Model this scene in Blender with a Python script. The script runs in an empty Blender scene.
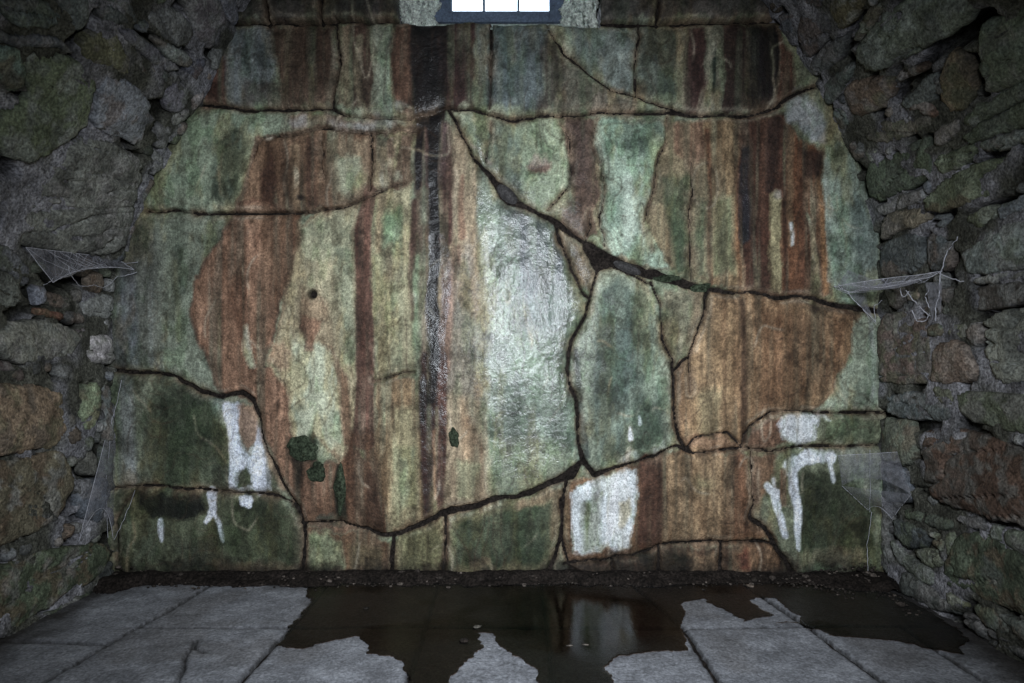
import bpy, math, random
import numpy as np
from mathutils import Vector

random.seed(7)
RNG = np.random.default_rng(11)
C = bpy.context.scene.collection

# ------------------------------------------------------------------ camera, world, lights, exposure
CAMD, CAMZ, FPX = 4.10, 215 / 160.0, 656.0       # camera stands 4.1 m from the end wall, 1.34 m up
sc = bpy.context.scene
cam_d = bpy.data.cameras.new('camera')
cam_d.sensor_width = 36.0
cam_d.lens = FPX / 1024 * 36.0
cam_d.shift_y = 23.5 / 1024
cam_d.clip_start = 0.02
cam = bpy.data.objects.new('camera', cam_d)
cam.location = (0, -CAMD, CAMZ)
cam.rotation_euler = (math.radians(90), 0, 0)
C.objects.link(cam)
sc.camera = cam

w = bpy.data.worlds.new('overcast_sky')
sc.world = w
w.use_nodes = True
bg = w.node_tree.nodes['Background']
bg.inputs['Color'].default_value = (0.78, 0.88, 1.0, 1)
bg.inputs['Strength'].default_value = 9.0

def spot(name, loc, target, power, cone, blend, size, col):
    d = bpy.data.lights.new(name, 'SPOT')
    d.energy = power; d.spot_size = math.radians(cone); d.spot_blend = blend
    d.shadow_soft_size = size; d.color = col
    o = bpy.data.objects.new(name, d)
    o.location = loc
    o.rotation_euler = (Vector(target) - Vector(loc)).to_track_quat('-Z', 'Y').to_euler()
    C.objects.link(o)
    return o
# a work lamp carried into the vault, standing just behind and above the camera
spot('work_lamp', (0.28, -4.25, 2.12), (-0.02, 0, 1.02), 790, 90, 1.0, 0.34, (0.89, 0.955, 1.03))

sc.view_settings.view_transform = 'Standard'
sc.view_settings.look = 'None'
sc.view_settings.gamma = 1.0
sc.view_settings.use_curve_mapping = False
sc.view_settings.exposure = 0.0

# ------------------------------------------------------------------ numpy helpers
def lin(c):
    c = np.asarray(c, float) / 255.0
    return np.where(c <= 0.04045, c / 12.92, ((c + 0.055) / 1.055) ** 2.4)

def smooth(a, b, x):
    t = np.clip((x - a) / (b - a), 0, 1)
    return t * t * (3 - 2 * t)

_lat = {}
def vnoise(x, y, seed):
    if seed not in _lat:
        _lat[seed] = np.random.default_rng(seed).random((128, 128))
    L = _lat[seed]
    xi = np.floor(x).astype(int); yi = np.floor(y).astype(int)
    fx = x - xi; fy = y - yi
    fx = fx * fx * (3 - 2 * fx); fy = fy * fy * (3 - 2 * fy)
    x0 = xi % 128; x1 = (xi + 1) % 128; y0 = yi % 128; y1 = (yi + 1) % 128
    return (L[y0, x0] * (1 - fx) + L[y0, x1] * fx) * (1 - fy) + (L[y1, x0] * (1 - fx) + L[y1, x1] * fx) * fy

def fbm(x, y, seed, octv=4, gain=0.5):
    s = 0; a = 1; n = 0
    for k in range(octv):
        s = s + a * vnoise(x * 2 ** k + 17.3 * k, y * 2 ** k + 9.1 * k, seed + k)
        n += a; a *= gain
    return s / n                                     # about 0..1, mean .5

def seg_dist(px, py, a, b):
    dx, dy = b[0] - a[0], b[1] - a[1]
    q = dx * dx + dy * dy
    t = np.clip(((px - a[0]) * dx + (py - a[1]) * dy) / (q if q > 0 else 1), 0, 1)
    return np.hypot(px - a[0] - t * dx, py - a[1] - t * dy), t

def sd_poly(pts, X, Y):
    """signed distance, positive inside"""
    d = np.full(X.shape, 1e9); ins = np.zeros(X.shape, bool)
    n = len(pts)
    for i in range(n):
        a, b = pts[i], pts[(i + 1) % n]
        d = np.minimum(d, seg_dist(X, Y, a, b)[0])
        cond = (a[1] > Y) != (b[1] > Y)
        if a[1] != b[1]:
            xin = (b[0] - a[0]) * (Y - a[1]) / (b[1] - a[1]) + a[0]
            ins ^= cond & (X < xin)
    return np.where(ins, d, -d)

def sd_poly_box(pts, X, Y, m):
    p = np.asarray(pts, float)
    out = np.full(X.shape, -m)
    k = (X > p[:, 0].min() - m) & (X < p[:, 0].max() + m) & (Y > p[:, 1].min() - m) & (Y < p[:, 1].max() + m)
    if k.any():
        out[k] = np.maximum(sd_poly(pts, X[k], Y[k]), -m)
    return out

def sd_chain(pts, X, Y, m):
    """pts: (x, y, width); positive inside the band"""
    out = np.full(X.shape, -float(m))
    for a, b in zip(pts[:-1], pts[1:]):
        wm = max(a[2], b[2]) / 2 + m
        k = (X > min(a[0], b[0]) - wm) & (X < max(a[0], b[0]) + wm) & (Y > min(a[1], b[1]) - wm) & (Y < max(a[1], b[1]) + wm)
        if not k.any():
            continue
        d, t = seg_dist(X[k], Y[k], a, b)
        out[k] = np.maximum(out[k], (a[2] + (b[2] - a[2]) * t) / 2 - d)
    return out

def components(mask):
    lab = np.zeros(mask.shape, int); ny, nx = mask.shape
    n = 0; flat = mask.ravel().tolist(); L = [0] * (ny * nx)
    for st in range(ny * nx):
        if flat[st] and not L[st]:
            n += 1; L[st] = n; stack = [st]
            while stack:
                i = stack.pop(); x = i % nx
                if x > 0 and flat[i - 1] and not L[i - 1]: L[i - 1] = n; stack.append(i - 1)
                if x < nx - 1 and flat[i + 1] and not L[i + 1]: L[i + 1] = n; stack.append(i + 1)
                if i >= nx and flat[i - nx] and not L[i - nx]: L[i - nx] = n; stack.append(i - nx)
                if i < nx * (ny - 1) and flat[i + nx] and not L[i + nx]: L[i + nx] = n; stack.append(i + nx)
    return np.array(L).reshape(ny, nx), n

# ------------------------------------------------------------------ scene helpers
def make_mesh(name, verts, faces, mat=None, parent=None, col=None, wet=None, smooth_shade=True):
    me = bpy.data.meshes.new(name)
    verts = np.asarray(verts, np.float32)
    if isinstance(faces, np.ndarray):
        nf, k = faces.shape
        me.vertices.add(len(verts)); me.vertices.foreach_set('co', verts.ravel())
        me.loops.add(nf * k); me.loops.foreach_set('vertex_index', faces.astype(np.int32).ravel())
        me.polygons.add(nf); me.polygons.foreach_set('loop_start', np.arange(0, nf * k, k, dtype=np.int32))
        me.update(calc_edges=True)
    else:
        me.from_pydata([tuple(v) for v in verts.tolist()], [], faces)
    if col is not None:
        a = me.color_attributes.new('col', 'FLOAT_COLOR', 'POINT')
        buf = np.ones((len(verts), 4), np.float32); buf[:, :3] = col
        a.data.foreach_set('color', buf.ravel())
    if wet is not None:
        a = me.attributes.new('wet', 'FLOAT', 'POINT'); a.data.foreach_set('value', np.asarray(wet, np.float32))
    if smooth_shade:
        me.polygons.foreach_set('use_smooth', np.ones(len(me.polygons), bool))
    me.validate()
    if mat: me.materials.append(mat)
    o = bpy.data.objects.new(name, me)
    C.objects.link(o)
    if parent: o.parent = parent
    return o

def tag(o, label, cat, kind=None, group=None):
    o['label'] = label; o['category'] = cat
    if kind: o['kind'] = kind
    if group: o['group'] = group
    return o

def field_mesh(name, inside, sdf, U, V, H, edge_h, mapping, flip, mat, parent, col, wet=None, other=None):
    """height field cut along the zero line of sdf; rim vertices snap to the line and drop to edge_h"""
    q = inside[:-1, :-1] | inside[1:, :-1] | inside[:-1, 1:] | inside[1:, 1:]
    if other is not None:
        q &= ~(other[:-1, :-1] | other[1:, :-1] | other[:-1, 1:] | other[1:, 1:])
    jj, ii = np.nonzero(q)
    if len(jj) < 4: return None
    nx = U.shape[1]
    f = np.stack([jj * nx + ii, jj * nx + ii + 1, (jj + 1) * nx + ii + 1, (jj + 1) * nx + ii], 1)
    if flip: f = f[:, ::-1]
    used, inv = np.unique(f.ravel(), return_inverse=True)
    faces = inv.reshape(f.shape)
    gy, gx = np.gradient(sdf, V[1, 0] - V[0, 0], U[0, 1] - U[0, 0])
    st = abs(U[0, 1] - U[0, 0])
    u = U.ravel()[used].copy(); v = V.ravel()[used].copy(); h = H.ravel()[used].copy()
    s = sdf.ravel()[used]; ins = inside.ravel()[used]
    gxx = gx.ravel()[used]; gyy = gy.ravel()[used]
    g2 = np.maximum(gxx ** 2 + gyy ** 2, 0.2)
    mv = np.clip(-s / g2, -1.2 * st, 1.2 * st)
    rim = ~ins
    u[rim] += (mv * gxx)[rim]; v[rim] += (mv * gyy)[rim]
    h[rim] = edge_h if np.isscalar(edge_h) else edge_h.ravel()[used][rim]
    xyz = mapping(u, v, h)
    c = col.reshape(-1, 3)[used] if col is not None else None
    wv = wet.ravel()[used] if wet is not None else None
    return make_mesh(name, xyz, faces, mat, parent, c, wv)

# ------------------------------------------------------------------ materials
def new_mat(name):
    m = bpy.data.materials.new(name); m.use_nodes = True
    nt = m.node_tree; nt.nodes.clear()
    return m, nt

def N(nt, typ, **kw):
    n = nt.nodes.new(typ)
    for k, v in kw.items(): setattr(n, k, v)
    return n

def stone_material(name, attr=True, base=(0.3, 0.3, 0.28), scale=1.0, bump=0.5, rough=0.85, wetlow=0.3, mottle=0.5, tint=None, spec=0.35, grain=80, wetuse=True, coat=False):
    m, nt = new_mat(name); L = nt.links
    out = N(nt, 'ShaderNodeOutputMaterial'); p = N(nt, 'ShaderNodeBsdfPrincipled')
    L.new(p.outputs[0], out.inputs[0])
    tc = N(nt, 'ShaderNodeTexCoord')
    geo = tc.outputs['Object']
    n1 = N(nt, 'ShaderNodeTexNoise'); n1.inputs['Scale'].default_value = 9 * scale; n1.inputs['Detail'].default_value = 8; n1.inputs['Roughness'].default_value = 0.68
    n2 = N(nt, 'ShaderNodeTexNoise'); n2.inputs['Scale'].default_value = grain * scale; n2.inputs['Detail'].default_value = 3; n2.inputs['Roughness'].default_value = 0.6
    n3 = N(nt, 'ShaderNodeTexNoise'); n3.inputs['Scale'].default_value = 45 * scale; n3.inputs['Detail'].default_value = 5; n3.inputs['Roughness'].default_value = 0.65
    for n in (n1, n2, n3): L.new(geo, n.inputs['Vector'])
    if attr:
        a = N(nt, 'ShaderNodeAttribute', attribute_name='col'); src = a.outputs['Color']
    else:
        rgb = N(nt, 'ShaderNodeRGB'); rgb.outputs[0].default_value = (*base, 1); src = rgb.outputs[0]
    def mul(fac_out, lo, hi, colin):
        mr = N(nt, 'ShaderNodeMapRange'); mr.inputs[1].default_value = 0.3; mr.inputs[2].default_value = 0.7
        mr.inputs[3].default_value = lo; mr.inputs[4].default_value = hi
        L.new(fac_out, mr.inputs[0])
        v = N(nt, 'ShaderNodeVectorMath', operation='SCALE')
        L.new(colin, v.inputs[0]); L.new(mr.outputs[0], v.inputs['Scale'])
        return v.outputs[0]
    c = mul(n1.outputs['Fac'], 1 - mottle * 0.55, 1 + mottle * 0.55, src)
    c = mul(n3.outputs['Fac'], 1 - mottle * 0.6, 1 + mottle * 0.6, c)
    c = mul(n2.outputs['Fac'], 1 - mottle * 0.8, 1 + mottle * 0.8, c)
    L.new(c, p.inputs['Base Color'])
    b1 = N(nt, 'ShaderNodeBump'); b1.inputs['Strength'].default_value = bump; b1.inputs['Distance'].default_value = 0.012
    b2 = N(nt, 'ShaderNodeBump'); b2.inputs['Strength'].default_value = bump; b2.inputs['Distance'].default_value = 0.006
    L.new(n3.outputs['Fac'], b1.inputs['Height']); L.new(n2.outputs['Fac'], b2.inputs['Height'])
    L.new(b1.outputs[0], b2.inputs['Normal']); L.new(b2.outputs[0], p.inputs['Normal'])
    p.inputs['Specular IOR Level'].default_value = spec
    if attr and wetuse:
        wa = N(nt, 'ShaderNodeAttribute', attribute_name='wet')
        mr = N(nt, 'ShaderNodeMapRange'); mr.inputs[3].default_value = rough; mr.inputs[4].default_value = wetlow
        L.new(wa.outputs['Fac'], mr.inputs[0]); L.new(mr.outputs[0], p.inputs['Roughness'])
        if coat:                                       # film of water over the stone
            b3 = N(nt, 'ShaderNodeBump'); b3.inputs['Strength'].default_value = .4; b3.inputs['Distance'].default_value = 0.006
            L.new(n3.outputs['Fac'], b3.inputs['Height']); b4 = N(nt, 'ShaderNodeBump'); b4.inputs['Strength'].default_value = .6; b4.inputs['Distance'].default_value = 0.004
            L.new(n2.outputs['Fac'], b4.inputs['Height']); L.new(b3.outputs[0], b4.inputs['Normal'])
            L.new(b4.outputs[0], p.inputs['Coat Normal'])
            mc = N(nt, 'ShaderNodeMapRange'); mc.inputs[1].default_value = .25; mc.inputs[2].default_value = .8
            L.new(wa.outputs['Fac'], mc.inputs[0]); mc.inputs[4].default_value = 1.0; L.new(mc.outputs[0], p.inputs['Coat Weight'])
            p.inputs['Coat Roughness'].default_value = .2; p.inputs['Coat IOR'].default_value = 1.55
        ms = N(nt, 'ShaderNodeMapRange'); ms.inputs[3].default_value = spec; ms.inputs[4].default_value = 0.4 if coat else .75
        L.new(wa.outputs['Fac'], ms.inputs[0]); L.new(ms.outputs[0], p.inputs['Specular IOR Level'])
    else:
        p.inputs['Roughness'].default_value = rough
    return m

M_back = stone_material('stained_wall_stone', bump=0.75, rough=0.72, wetlow=0.5, mottle=0.50, spec=0.3, coat=True, grain=95)
M_side = stone_material('rubble_stone', bump=0.9, rough=0.85, mottle=0.7, spec=0.25, wetlow=0.5)
M_mort = stone_material('grey_mortar', bump=1.0, rough=0.95, mottle=0.8, spec=0.15, wetuse=False)
M_dirt_shade = stone_material('black_dirt_and_crack_shade', attr=False, base=tuple(lin((38, 33, 30))), bump=1.0, rough=0.9, mottle=1.0, spec=0.15)  # real dirt at the wall foot; also paints shade behind the cracks
M_flag = stone_material('grey_flagstone', bump=0.45, rough=0.8, mottle=0.5, spec=0.3, wetlow=0.4)
M_moss = stone_material('dark_moss', attr=False, base=tuple(lin((60, 68, 54))), bump=1.0, rough=0.95, mottle=1.0, spec=0.1)
M_reveal = stone_material('pale_reveal_stone', attr=False, base=(0.62, 0.66, 0.60), bump=1.0, rough=0.9, mottle=0.7, spec=0.2)
M_frame = stone_material('bloom_blue_window_iron', attr=False, base=(0.10, 0.13, 0.19), bump=0.2, rough=0.6, mottle=0.4, spec=0.3)  # blue-grey base colour takes in the bloom around the panes

# ------------------------------------------------------------------ vault profile (X, Z), left foot over the crown to right foot
prof = np.array([(-2.49, -0.02), (-2.50, 0.6), (-2.49, 1.2), (-2.485, 1.75), (-2.40, 2.08), (-2.26, 2.44), (-2.00, 2.88), (-1.86, 3.16),
                 (-1.74, 3.42), (-1.50, 3.78), (-1.10, 4.18), (-0.55, 4.50), (0.0, 4.60), (0.50, 4.53), (1.00, 4.23), (1.35, 3.88),
                 (1.60, 3.54), (1.82, 3.24), (2.02, 2.88), (2.17, 2.55), (2.27, 2.15), (2.30, 1.75), (2.30, 1.2), (2.31, 0.6), (2.30, -0.02)])
def resample(p, n):
    P = np.vstack([2 * p[0] - p[1], p, 2 * p[-1] - p[-2]])
    out = []
    for i in range(1, len(P) - 2):
        for t in np.linspace(0, 1, 24, endpoint=False):
            a, b, c, d = P[i - 1], P[i], P[i + 1], P[i + 2]
            out.append(0.5 * (2 * b + (c - a) * t + (2 * a - 5 * b + 4 * c - d) * t * t + (3 * b - a - 3 * c + d) * t ** 3))
    out.append(p[-1]); out = np.array(out)
    s = np.r_[0, np.cumsum(np.hypot(*np.diff(out, axis=0).T))]
    t = np.linspace(0, s[-1], n)
    return np.stack([np.interp(t, s, out[:, 0]), np.interp(t, s, out[:, 1])], 1), t
PR, PT = resample(prof, 900)
TT = PT[-1]
_tan = np.gradient(PR, axis=0); _tan /= np.linalg.norm(_tan, axis=1)[:, None]
PN = np.stack([_tan[:, 1], -_tan[:, 0]], 1)                     # inward normal (path runs clockwise)
T_SPRING_L = float(np.interp(2.0, PR[:300, 1], PT[:300]))
T_SPRING_R = float(TT - np.interp(2.0, PR[::-1][:300, 1], (TT - PT[::-1])[:300]))

def vmap(s, t, h):
    x = np.interp(t, PT, PR[:, 0]) + np.interp(t, PT, PN[:, 0]) * h
    z = np.interp(t, PT, PR[:, 1]) + np.interp(t, PT, PN[:, 1]) * h
    return np.stack([x, -np.asarray(s, float), z], -1)

_ang = np.unwrap(np.arctan2(PR[:, 1] - CAMZ, PR[:, 0]))
_ang += 2 * math.pi * round((math.pi * 0.5 - np.interp(TT / 2, PT, _ang)) / (2 * math.pi))
_rad = np.hypot(PR[:, 0], PR[:, 1] - CAMZ)
def to_st(px, py):
    """where the photograph's sight line meets the side wall or vault: (depth from end wall, arc length)"""
    dx, dy = px - 512.0, 365.0 - py
    a = math.atan2(dy, dx)
    if a < -math.pi / 2: a += 2 * math.pi
    t = float(np.interp(-a, -_ang, PT)); r = float(np.interp(-a, -_ang, _rad))
    Ld = r * FPX / math.hypot(dx, dy)
    return CAMD - Ld, t

def on_side(px, py, h=0.0):
    s, t = to_st(px, py)
    return Vector(vmap(max(s, 0.0), t, h))

def on_back(px, py, y=0.0):
    Ld = CAMD + y
    return Vector(((px - 512) / FPX * Ld, y, CAMZ + (365 - py) / FPX * Ld))

# ================================================================== END WALL
ST = 1.25
ug = np.arange(88, 908, ST); vg = np.arange(-14, 594, ST)
U, V = np.meshgrid(ug, vg)
cw = 1.6 * (fbm(U / 9, V / 9, 41, 3) - .5) * 2
cv = 1.6 * (fbm(U / 9, V / 9, 51, 3) - .5) * 2
UC = U + cw + 2.0 * (fbm(U / 34, V / 34, 61, 2) - .5) * 2
VC = V + cv + 2.0 * (fbm(U / 34, V / 34, 71, 2) - .5) * 2

cracks = [
 # joint under the top course
 [(190,104,4),(221,105,4),(256,110,4.5),(302,108,4),(334,108,3.5),(345,116,2.5),(376,117,2.2),(411,118,2.2),(447,107,2.2),(471,108,2.5),(496,115,3),(513,119,3),(538,116,2.5),(566,114,2.5),(598,111,2.2),(640,112,2.2),(664,111,3),(696,114,3.5),(720,114,3.5),(749,114,3),(777,105,3),(791,94,3),(815,86,3)],
 [(335,20,2.2),(339,63,2.4),(335,88,2.2),(334,108,3)],
 [(492,20,1.8),(491,63,2),(489,108,1.9)],
 [(546,18,2.2),(566,53,2.4),(591,74,2.6),(615,90,2.4),(640,97,2.2),(664,106,2.2),(690,114,2)],
 [(639,20,1.8),(637,60,1.9),(636,95,1.9)],
 # course joint at the sill
 [(215,24,3),(260,22,3),(322,22,3),(400,22,3)], [(600,22,3),(655,22,3),(700,22,3.4),(800,20,3.4)],
 [(322,-20,3.5),(322,24,3.5)], [(660,-20,3),(656,24,3)], [(262,-20,3),(268,24,3)],
 # left stones
 [(145,211,2.5),(158,212,2.6),(176,210,2.6),(195,213,2.6),(219,213,3),(241,214,2.6),(280,213,2.2),(302,212,2.2),(341,207,1.9),(369,197,1.9),(386,189,1.9)],
 [(253,156,1),(258,143,1.2),(267,135,1.2),(288,135,1.6),(316,128,2),(348,130,2),(376,133,1.9),(397,128,1.8),(416,130,1.5)],
 [(372,133,2.4),(373,160,2.6),(371,190,2.4)], [(321,134,1.2),(321,165,1.4),(325,178,1)], [(376,190,1.4),(404,182,1.2)],
 [(100,370,3.5),(114,370,3.5),(146,372,3.5),(170,376,3.5),(198,390,4),(219,396,4),(241,393,5),(251,401,4.5),(258,415,3.2),(262,440,2.6),(272,464,3),(283,485,3),(297,506,3),(302,524,3.4),(302,549,3),(302,582,3.5)],
 [(100,489,2.2),(146,487,2),(198,491,2),(240,493,2.2),(276,496,2.2),(291,503,2.4),(302,520,2.6)],
 [(300,524,2.6),(316,523,2.6),(341,524,2.8),(362,530,3.2),(383,536,4),(399,535,4.5),(424,524,4.5),(445,514,6),(458,510,8),(466,508,7),(480,505,5),(495,500,6.5),(507,498,4.5),(520,497,5),(549,485,5),(560,480,6.5),(571,474,9),(580,464,6)],
 [(392,537,3.2),(391,560,3.4),(392,584,4)], [(446,516,2.6),(445,540,2.2),(444,584,2.4)],
 [(566,482,3),(563,510,3),(562,537,3),(553,566,4),(546,584,4)],
 [(562,500,2),(562,537,2.4),(570,566,2.6),(590,584,2.6)],
 [(375,381,1.6),(390,376,1.6),(402,372,1.6),(414,372,1.3)],
 # the long diagonal crack
 [(448,108,2),(456,121,2.5),(464,137,2.6),(475,160,3),(489,175,4),(497,184,8),(505,193,13),(513,199,11),(521,203,6),(531,207,4.5),(556,221,5),(567,230,5),(584,241,4.5),(600,251,6),(612,259,8.5),(633,269,10),(658,276,10),(675,280,7.5),(693,284,7),(711,289,4),(742,292,2.6),(757,291,2.6),(778,297,3),(796,296,3),(813,298,3.5),(831,303,4.5),(849,306,5.5),(863,309,5.5),(895,313,5)],
 [(556,222,2.2),(561,239,2.3),(570,260,2.4),(581,291,2.4),(590,298,3)],
 [(584,242,4),(593,258,4.5),(598,270,4.5)], [(612,259,3),(603,265,3),(598,271,3)],
 [(590,212,1.4),(592,226,1.6),(586,240,1.8)],
 [(598,270,3.5),(590,298,3.2),(584,319,3.2),(570,341,3.6),(567,358,3.4),(570,383,3.2),(576,400,3.2),(578,440,3.2),(579,450,4),(583,462,4.5),(594,475,4)],
 [(598,270,2),(612,267,2),(625,271,2.2),(640,279,2.4),(651,284,2.6)],
 [(651,282,3),(660,302,2.4),(663,340,2.2),(672,358,2.2),(675,383,2.2),(676,418,2.4),(679,437,3),(684,447,4),(693,454,3)],
 [(708,289,5),(706,300,3.2),(704,316,2.4),(691,355,2.2),(675,371,2)], [(691,355,1.4),(691,392,1)],
 [(594,475,4),(623,466,2.8),(656,456,2.6),(677,446,3),(693,454,2.6),(722,452,2.4),(743,448,2.6),(772,452,2.4),(801,447,2.3),(840,446,2),(890,445,2)],
 [(743,448,2.2),(747,436,2),(755,425,2),(771,414,2.2),(803,411,2.2),(835,413,2.2),(890,413,2.2)],
 [(688,448,1.8),(697,438,1.6),(715,434,1.4),(730,433,1.4),(743,446,1.8)],
 [(753,452,1.9),(753,480,1.9),(755,500,3),(751,518,4),(768,530,5),(778,545,4.5),(788,562,4),(798,584,4)],
 [(566,566,2.4),(600,562,2.6),(637,555,2.8),(664,545,3),(681,543,3),(722,543,3),(776,543,3)], [(722,543,3),(722,584,4)], [(612,560,2.4),(614,584,3)], [(660,546,3),(661,584,4)],
 # fine tide lines and cracks
 [(492,121,1.2),(490,140,1.3),(487,160,1)], [(560,122,1.2),(570,135,1.2),(574,160,1.4),(571,183,1.6),(556,199,1.6),(549,207,1.6)],
 [(597,116,1.1),(594,141,1.1),(602,165,1.2),(606,190,1.2),(601,215,1.1),(605,245,1.1)],
 [(668,116,.9),(668,140,1.1),(657,165,1.1),(654,190,1.1),(646,220,1.1)],
 [(694,162,1.1),(696,190,1.3),(692,210,1.2),(691,245,1.2),(692,279,1.4)],
 [(113,560,1),(114,520,1),(121,508,1),(133,490,1)],
]
CRW = 1.5 * (fbm(U / 14, V / 14, 301, 3) - .5)
sd_c = np.full(U.shape, 16.0)
for ch in cracks:
    sd_c = np.minimum(sd_c, -sd_chain([(x, y, w_ * .80 if w_ < 3.6 else w_ * .92) for x, y, w_ in ch], UC, VC, 16))
sd_c = sd_c - np.clip(CRW, -.35, .8)
# outline: inside the vault (plus a hidden margin), window opening cut out
XW, ZW = (U - 512) / 160, (580 - V) / 160
inside_prof = sd_poly([(p[0], p[1]) for p in PR[::6]], XW, ZW) * 160
sd_out = inside_prof + 9
win = np.minimum(np.minimum(U - 399, 601 - U), 22.5 + 1.6 * np.sin(U / 13) + 2.5 * (fbm(U / 12, V * 0, 91, 2) - .5) - V)
sd_all = np.minimum(np.minimum(sd_c, sd_out), -win)
inside = sd_all > 0
lab, nlab = components(inside)
sizes = np.bincount(lab.ravel())

# relief ------------------------------------------------------------
H = 0.045 * (fbm(U / 150, V / 190, 101, 2) - .5) + 0.016 * (fbm(U / 40, V / 46, 111, 4) - .5) + 0.007 * (fbm(U / 9, V / 11, 121, 3) - .5) + 0.003 * (fbm(U / 3.2, V / 3.6, 126, 2) - .5)
H += 0.006 * (fbm(U / 7, V / 70, 131, 3) - .5)
H -= 0.020 * np.exp(-np.maximum(sd_all, 0) / 3.2) + 0.008 * np.exp(-np.maximum(sd_all, 0) / 9)
for k in range(1, nlab + 1):
    if sizes[k] > 120:
        H[lab == k] += RNG.uniform(-0.010, 0.010)
H[V < 21] += 0.03
# chipped spots, the bored hole, the spalled patch
H -= 0.06 * np.exp(-(((U - 312) / 4.2) ** 2 + ((V - 294) / 4.2) ** 2) ** 2)
for (x, y, a, b, d) in [(535,168,12,6,.012),(303,200,4,3,.01),(254,140,5,4,.008),(382,172,8,10,.012),(396,150,5,14,.01),(310,330,10,14,.008)]:
    H -= d * np.exp(-(((U - x) / a) ** 2 + ((V - y) / b) ** 2))

# stains ------------------------------------------------------------
WX = U + 10 * (fbm(U / 34, V / 60, 141, 3) - .5) + 6 * (fbm(U / 9, V / 26, 151, 3) - .5) + 1.6 * (fbm(U / 3, V / 6, 156, 2) - .5)
WY = V + 12 * (fbm(U / 26, V / 30, 161, 3) - .5) + 12 * (fbm(U / 8, V / 14, 171, 3) - .5) + 2 * (fbm(U / 3, V / 4, 176, 2) - .5)
VS = fbm(U / 5.5, V / 120, 181, 3)                  # fine runs
VB = fbm(U / 16, V / 200, 191, 3)                   # broad runs
MO = fbm(U / 22, V / 22, 201, 5, .6)
COL = np.empty(U.shape + (3,)); WET = np.full(U.shape, 0.12)

PALE=(150,158,132); GREEN=(128,138,112); DKGREEN=(74,84,66); MOSSY=(62,72,54); TAN=(140,122,90); OCHRE=(134,106,70); RUST=(130,94,68); DKRUST=(84,52,36)
REDB=(92,60,48); BLACK=(30,24,26); PURP=(88,66,62); LIME=(205,210,214); GREY=(128,132,128); BLUEG=(108,116,118); PGREEN=(150,170,148); DIRT=(42,36,30)
def put(mask, c, wet=None):
    m = np.clip(mask, 0, 1)[..., None]
    COL[:] = COL * (1 - m) + lin(c) * m
    if wet is not None:
        WET[:] = WET * (1 - m[..., 0]) + wet * m[..., 0]
def region(pts, c, a=1.0, f=3.0, run=0.0, wet=None, rim=None, hard=False):
    d = sd_poly_box(pts, U + (WX - U) * (0.35 if hard else 1), V + (WY - V) * (0.35 if hard else 1), 30)
    f = f * .6 + .3
    m = smooth(-f, f, d) * a
    if run: m = m * np.clip(1 + run * (VS - .5) * 4, 0, 1.3)
    put(m, c, wet)
    if rim:
        put(0.55 * a * np.exp(-(d / 1.6) ** 2), rim)
def run(pts, c, a=1.0, f=3.0, tex=0.5, wet=None, warp=0.6):
    """a run of water or rust down the wall: (x, y, width) chain"""
    d = sd_chain(pts, U + (WX - U) * warp, V + (WY - V) * warp, 25)
    f = f * .7
    m = smooth(-f, f, d) * a * np.clip(1 + .8 * tex * (VS - .5) * 4, 0, 1.25)
    put(m, c, wet)

COL[:] = lin(GREEN)
put(smooth(.45, .7, MO) * .7, PALE); put(smooth(.5, .75, VB) * .5, TAN); put(smooth(.55, .72, fbm(U/60,V/60,211,3)) * .5, DKGREEN)

# --- top course
region([(205,22),(226,22),(228,70),(224,106),(204,106)], REDB, .9, 4, .4)
region([(226,22),(275,22),(278,60),(270,106),(226,106)], (114,120,120), .9, 5, .2)
region([(236,34),(262,34),(262,78),(240,70)], BLUEG, .5, 8)
region([(246,84),(286,84),(290,106),(240,106)], (92,82,70), .6, 4)
region([(272,22),(336,22),(338,106),(286,106),(280,70)], (84,64,48), .95, 6, .3)
region([(338,22),(352,22),(352,106),(338,106)], (128,108,82), .8, 3, .3)
region([(352,22),(372,22),(372,106),(352,106)], (76,56,44), .9, 4, .3); run([(360,40,7),(358,80,8),(360,106,5)], (124,112,88), .7)
region([(372,22),(393,22),(393,104),(372,104)], (122,126,108), .9, 4, .2); run([(386,60,12),(384,104,12)], (126,142,118), .6)
region([(392,22),(414,22),(414,118),(392,110)], (92,64,46), .9, 4, .4)
region([(444,22),(476,22),(474,106),(444,106)], (74,50,46), .95, 4, .4)
region([(476,22),(548,22),(546,108),(476,106)], (98,108,108), .85, 5, .3)
run([(491,22,4),(490,104,4)], (56,58,58), .6); run([(481,30,3),(480,100,5)], (122,126,116), .5)
region([(545,30),(566,56),(568,80),(552,112),(538,110),(548,84),(540,60)], (68,58,52), .8, 6, .3)
region([(566,24),(638,24),(636,92),(612,88),(588,70)], (112,122,118), .85, 5, .1)
region([(566,60),(590,76),(616,94),(640,98),(640,112),(556,112)], (104,98,84), .85, 4, .2)
run([(596,84,6),(596,110,8)], (140,128,110), .6)
region([(638,24),(678,24),(678,100),(638,92)], (84,92,84), .9, 5, .2)
region([(676,24),(688,24),(688,108),(676,104)], (126,118,94), .85, 3, .2)
region([(686,24),(707,24),(706,112),(686,112)], (78,52,46), .95, 3, .3)
region([(706,26),(722,30),(722,60),(720,112),(700,112),(706,70)], (136,130,108), .9, 3)
region([(713,46),(719,60),(716,84),(711,98),(708,90),(710,64)], (52,66,58), .95, 2, rim=(150,146,124))
region([(722,24),(752,24),(752,112),(720,112),(724,80)], (66,48,40), .95, 4, .3)
region([(750,24),(776,24),(778,108),(750,112)], (38,30,30), .95, 4, .2, wet=.25)
region([(775,30),(790,56),(800,92),(778,104)], (100,68,50), .9, 3, .3)
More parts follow.
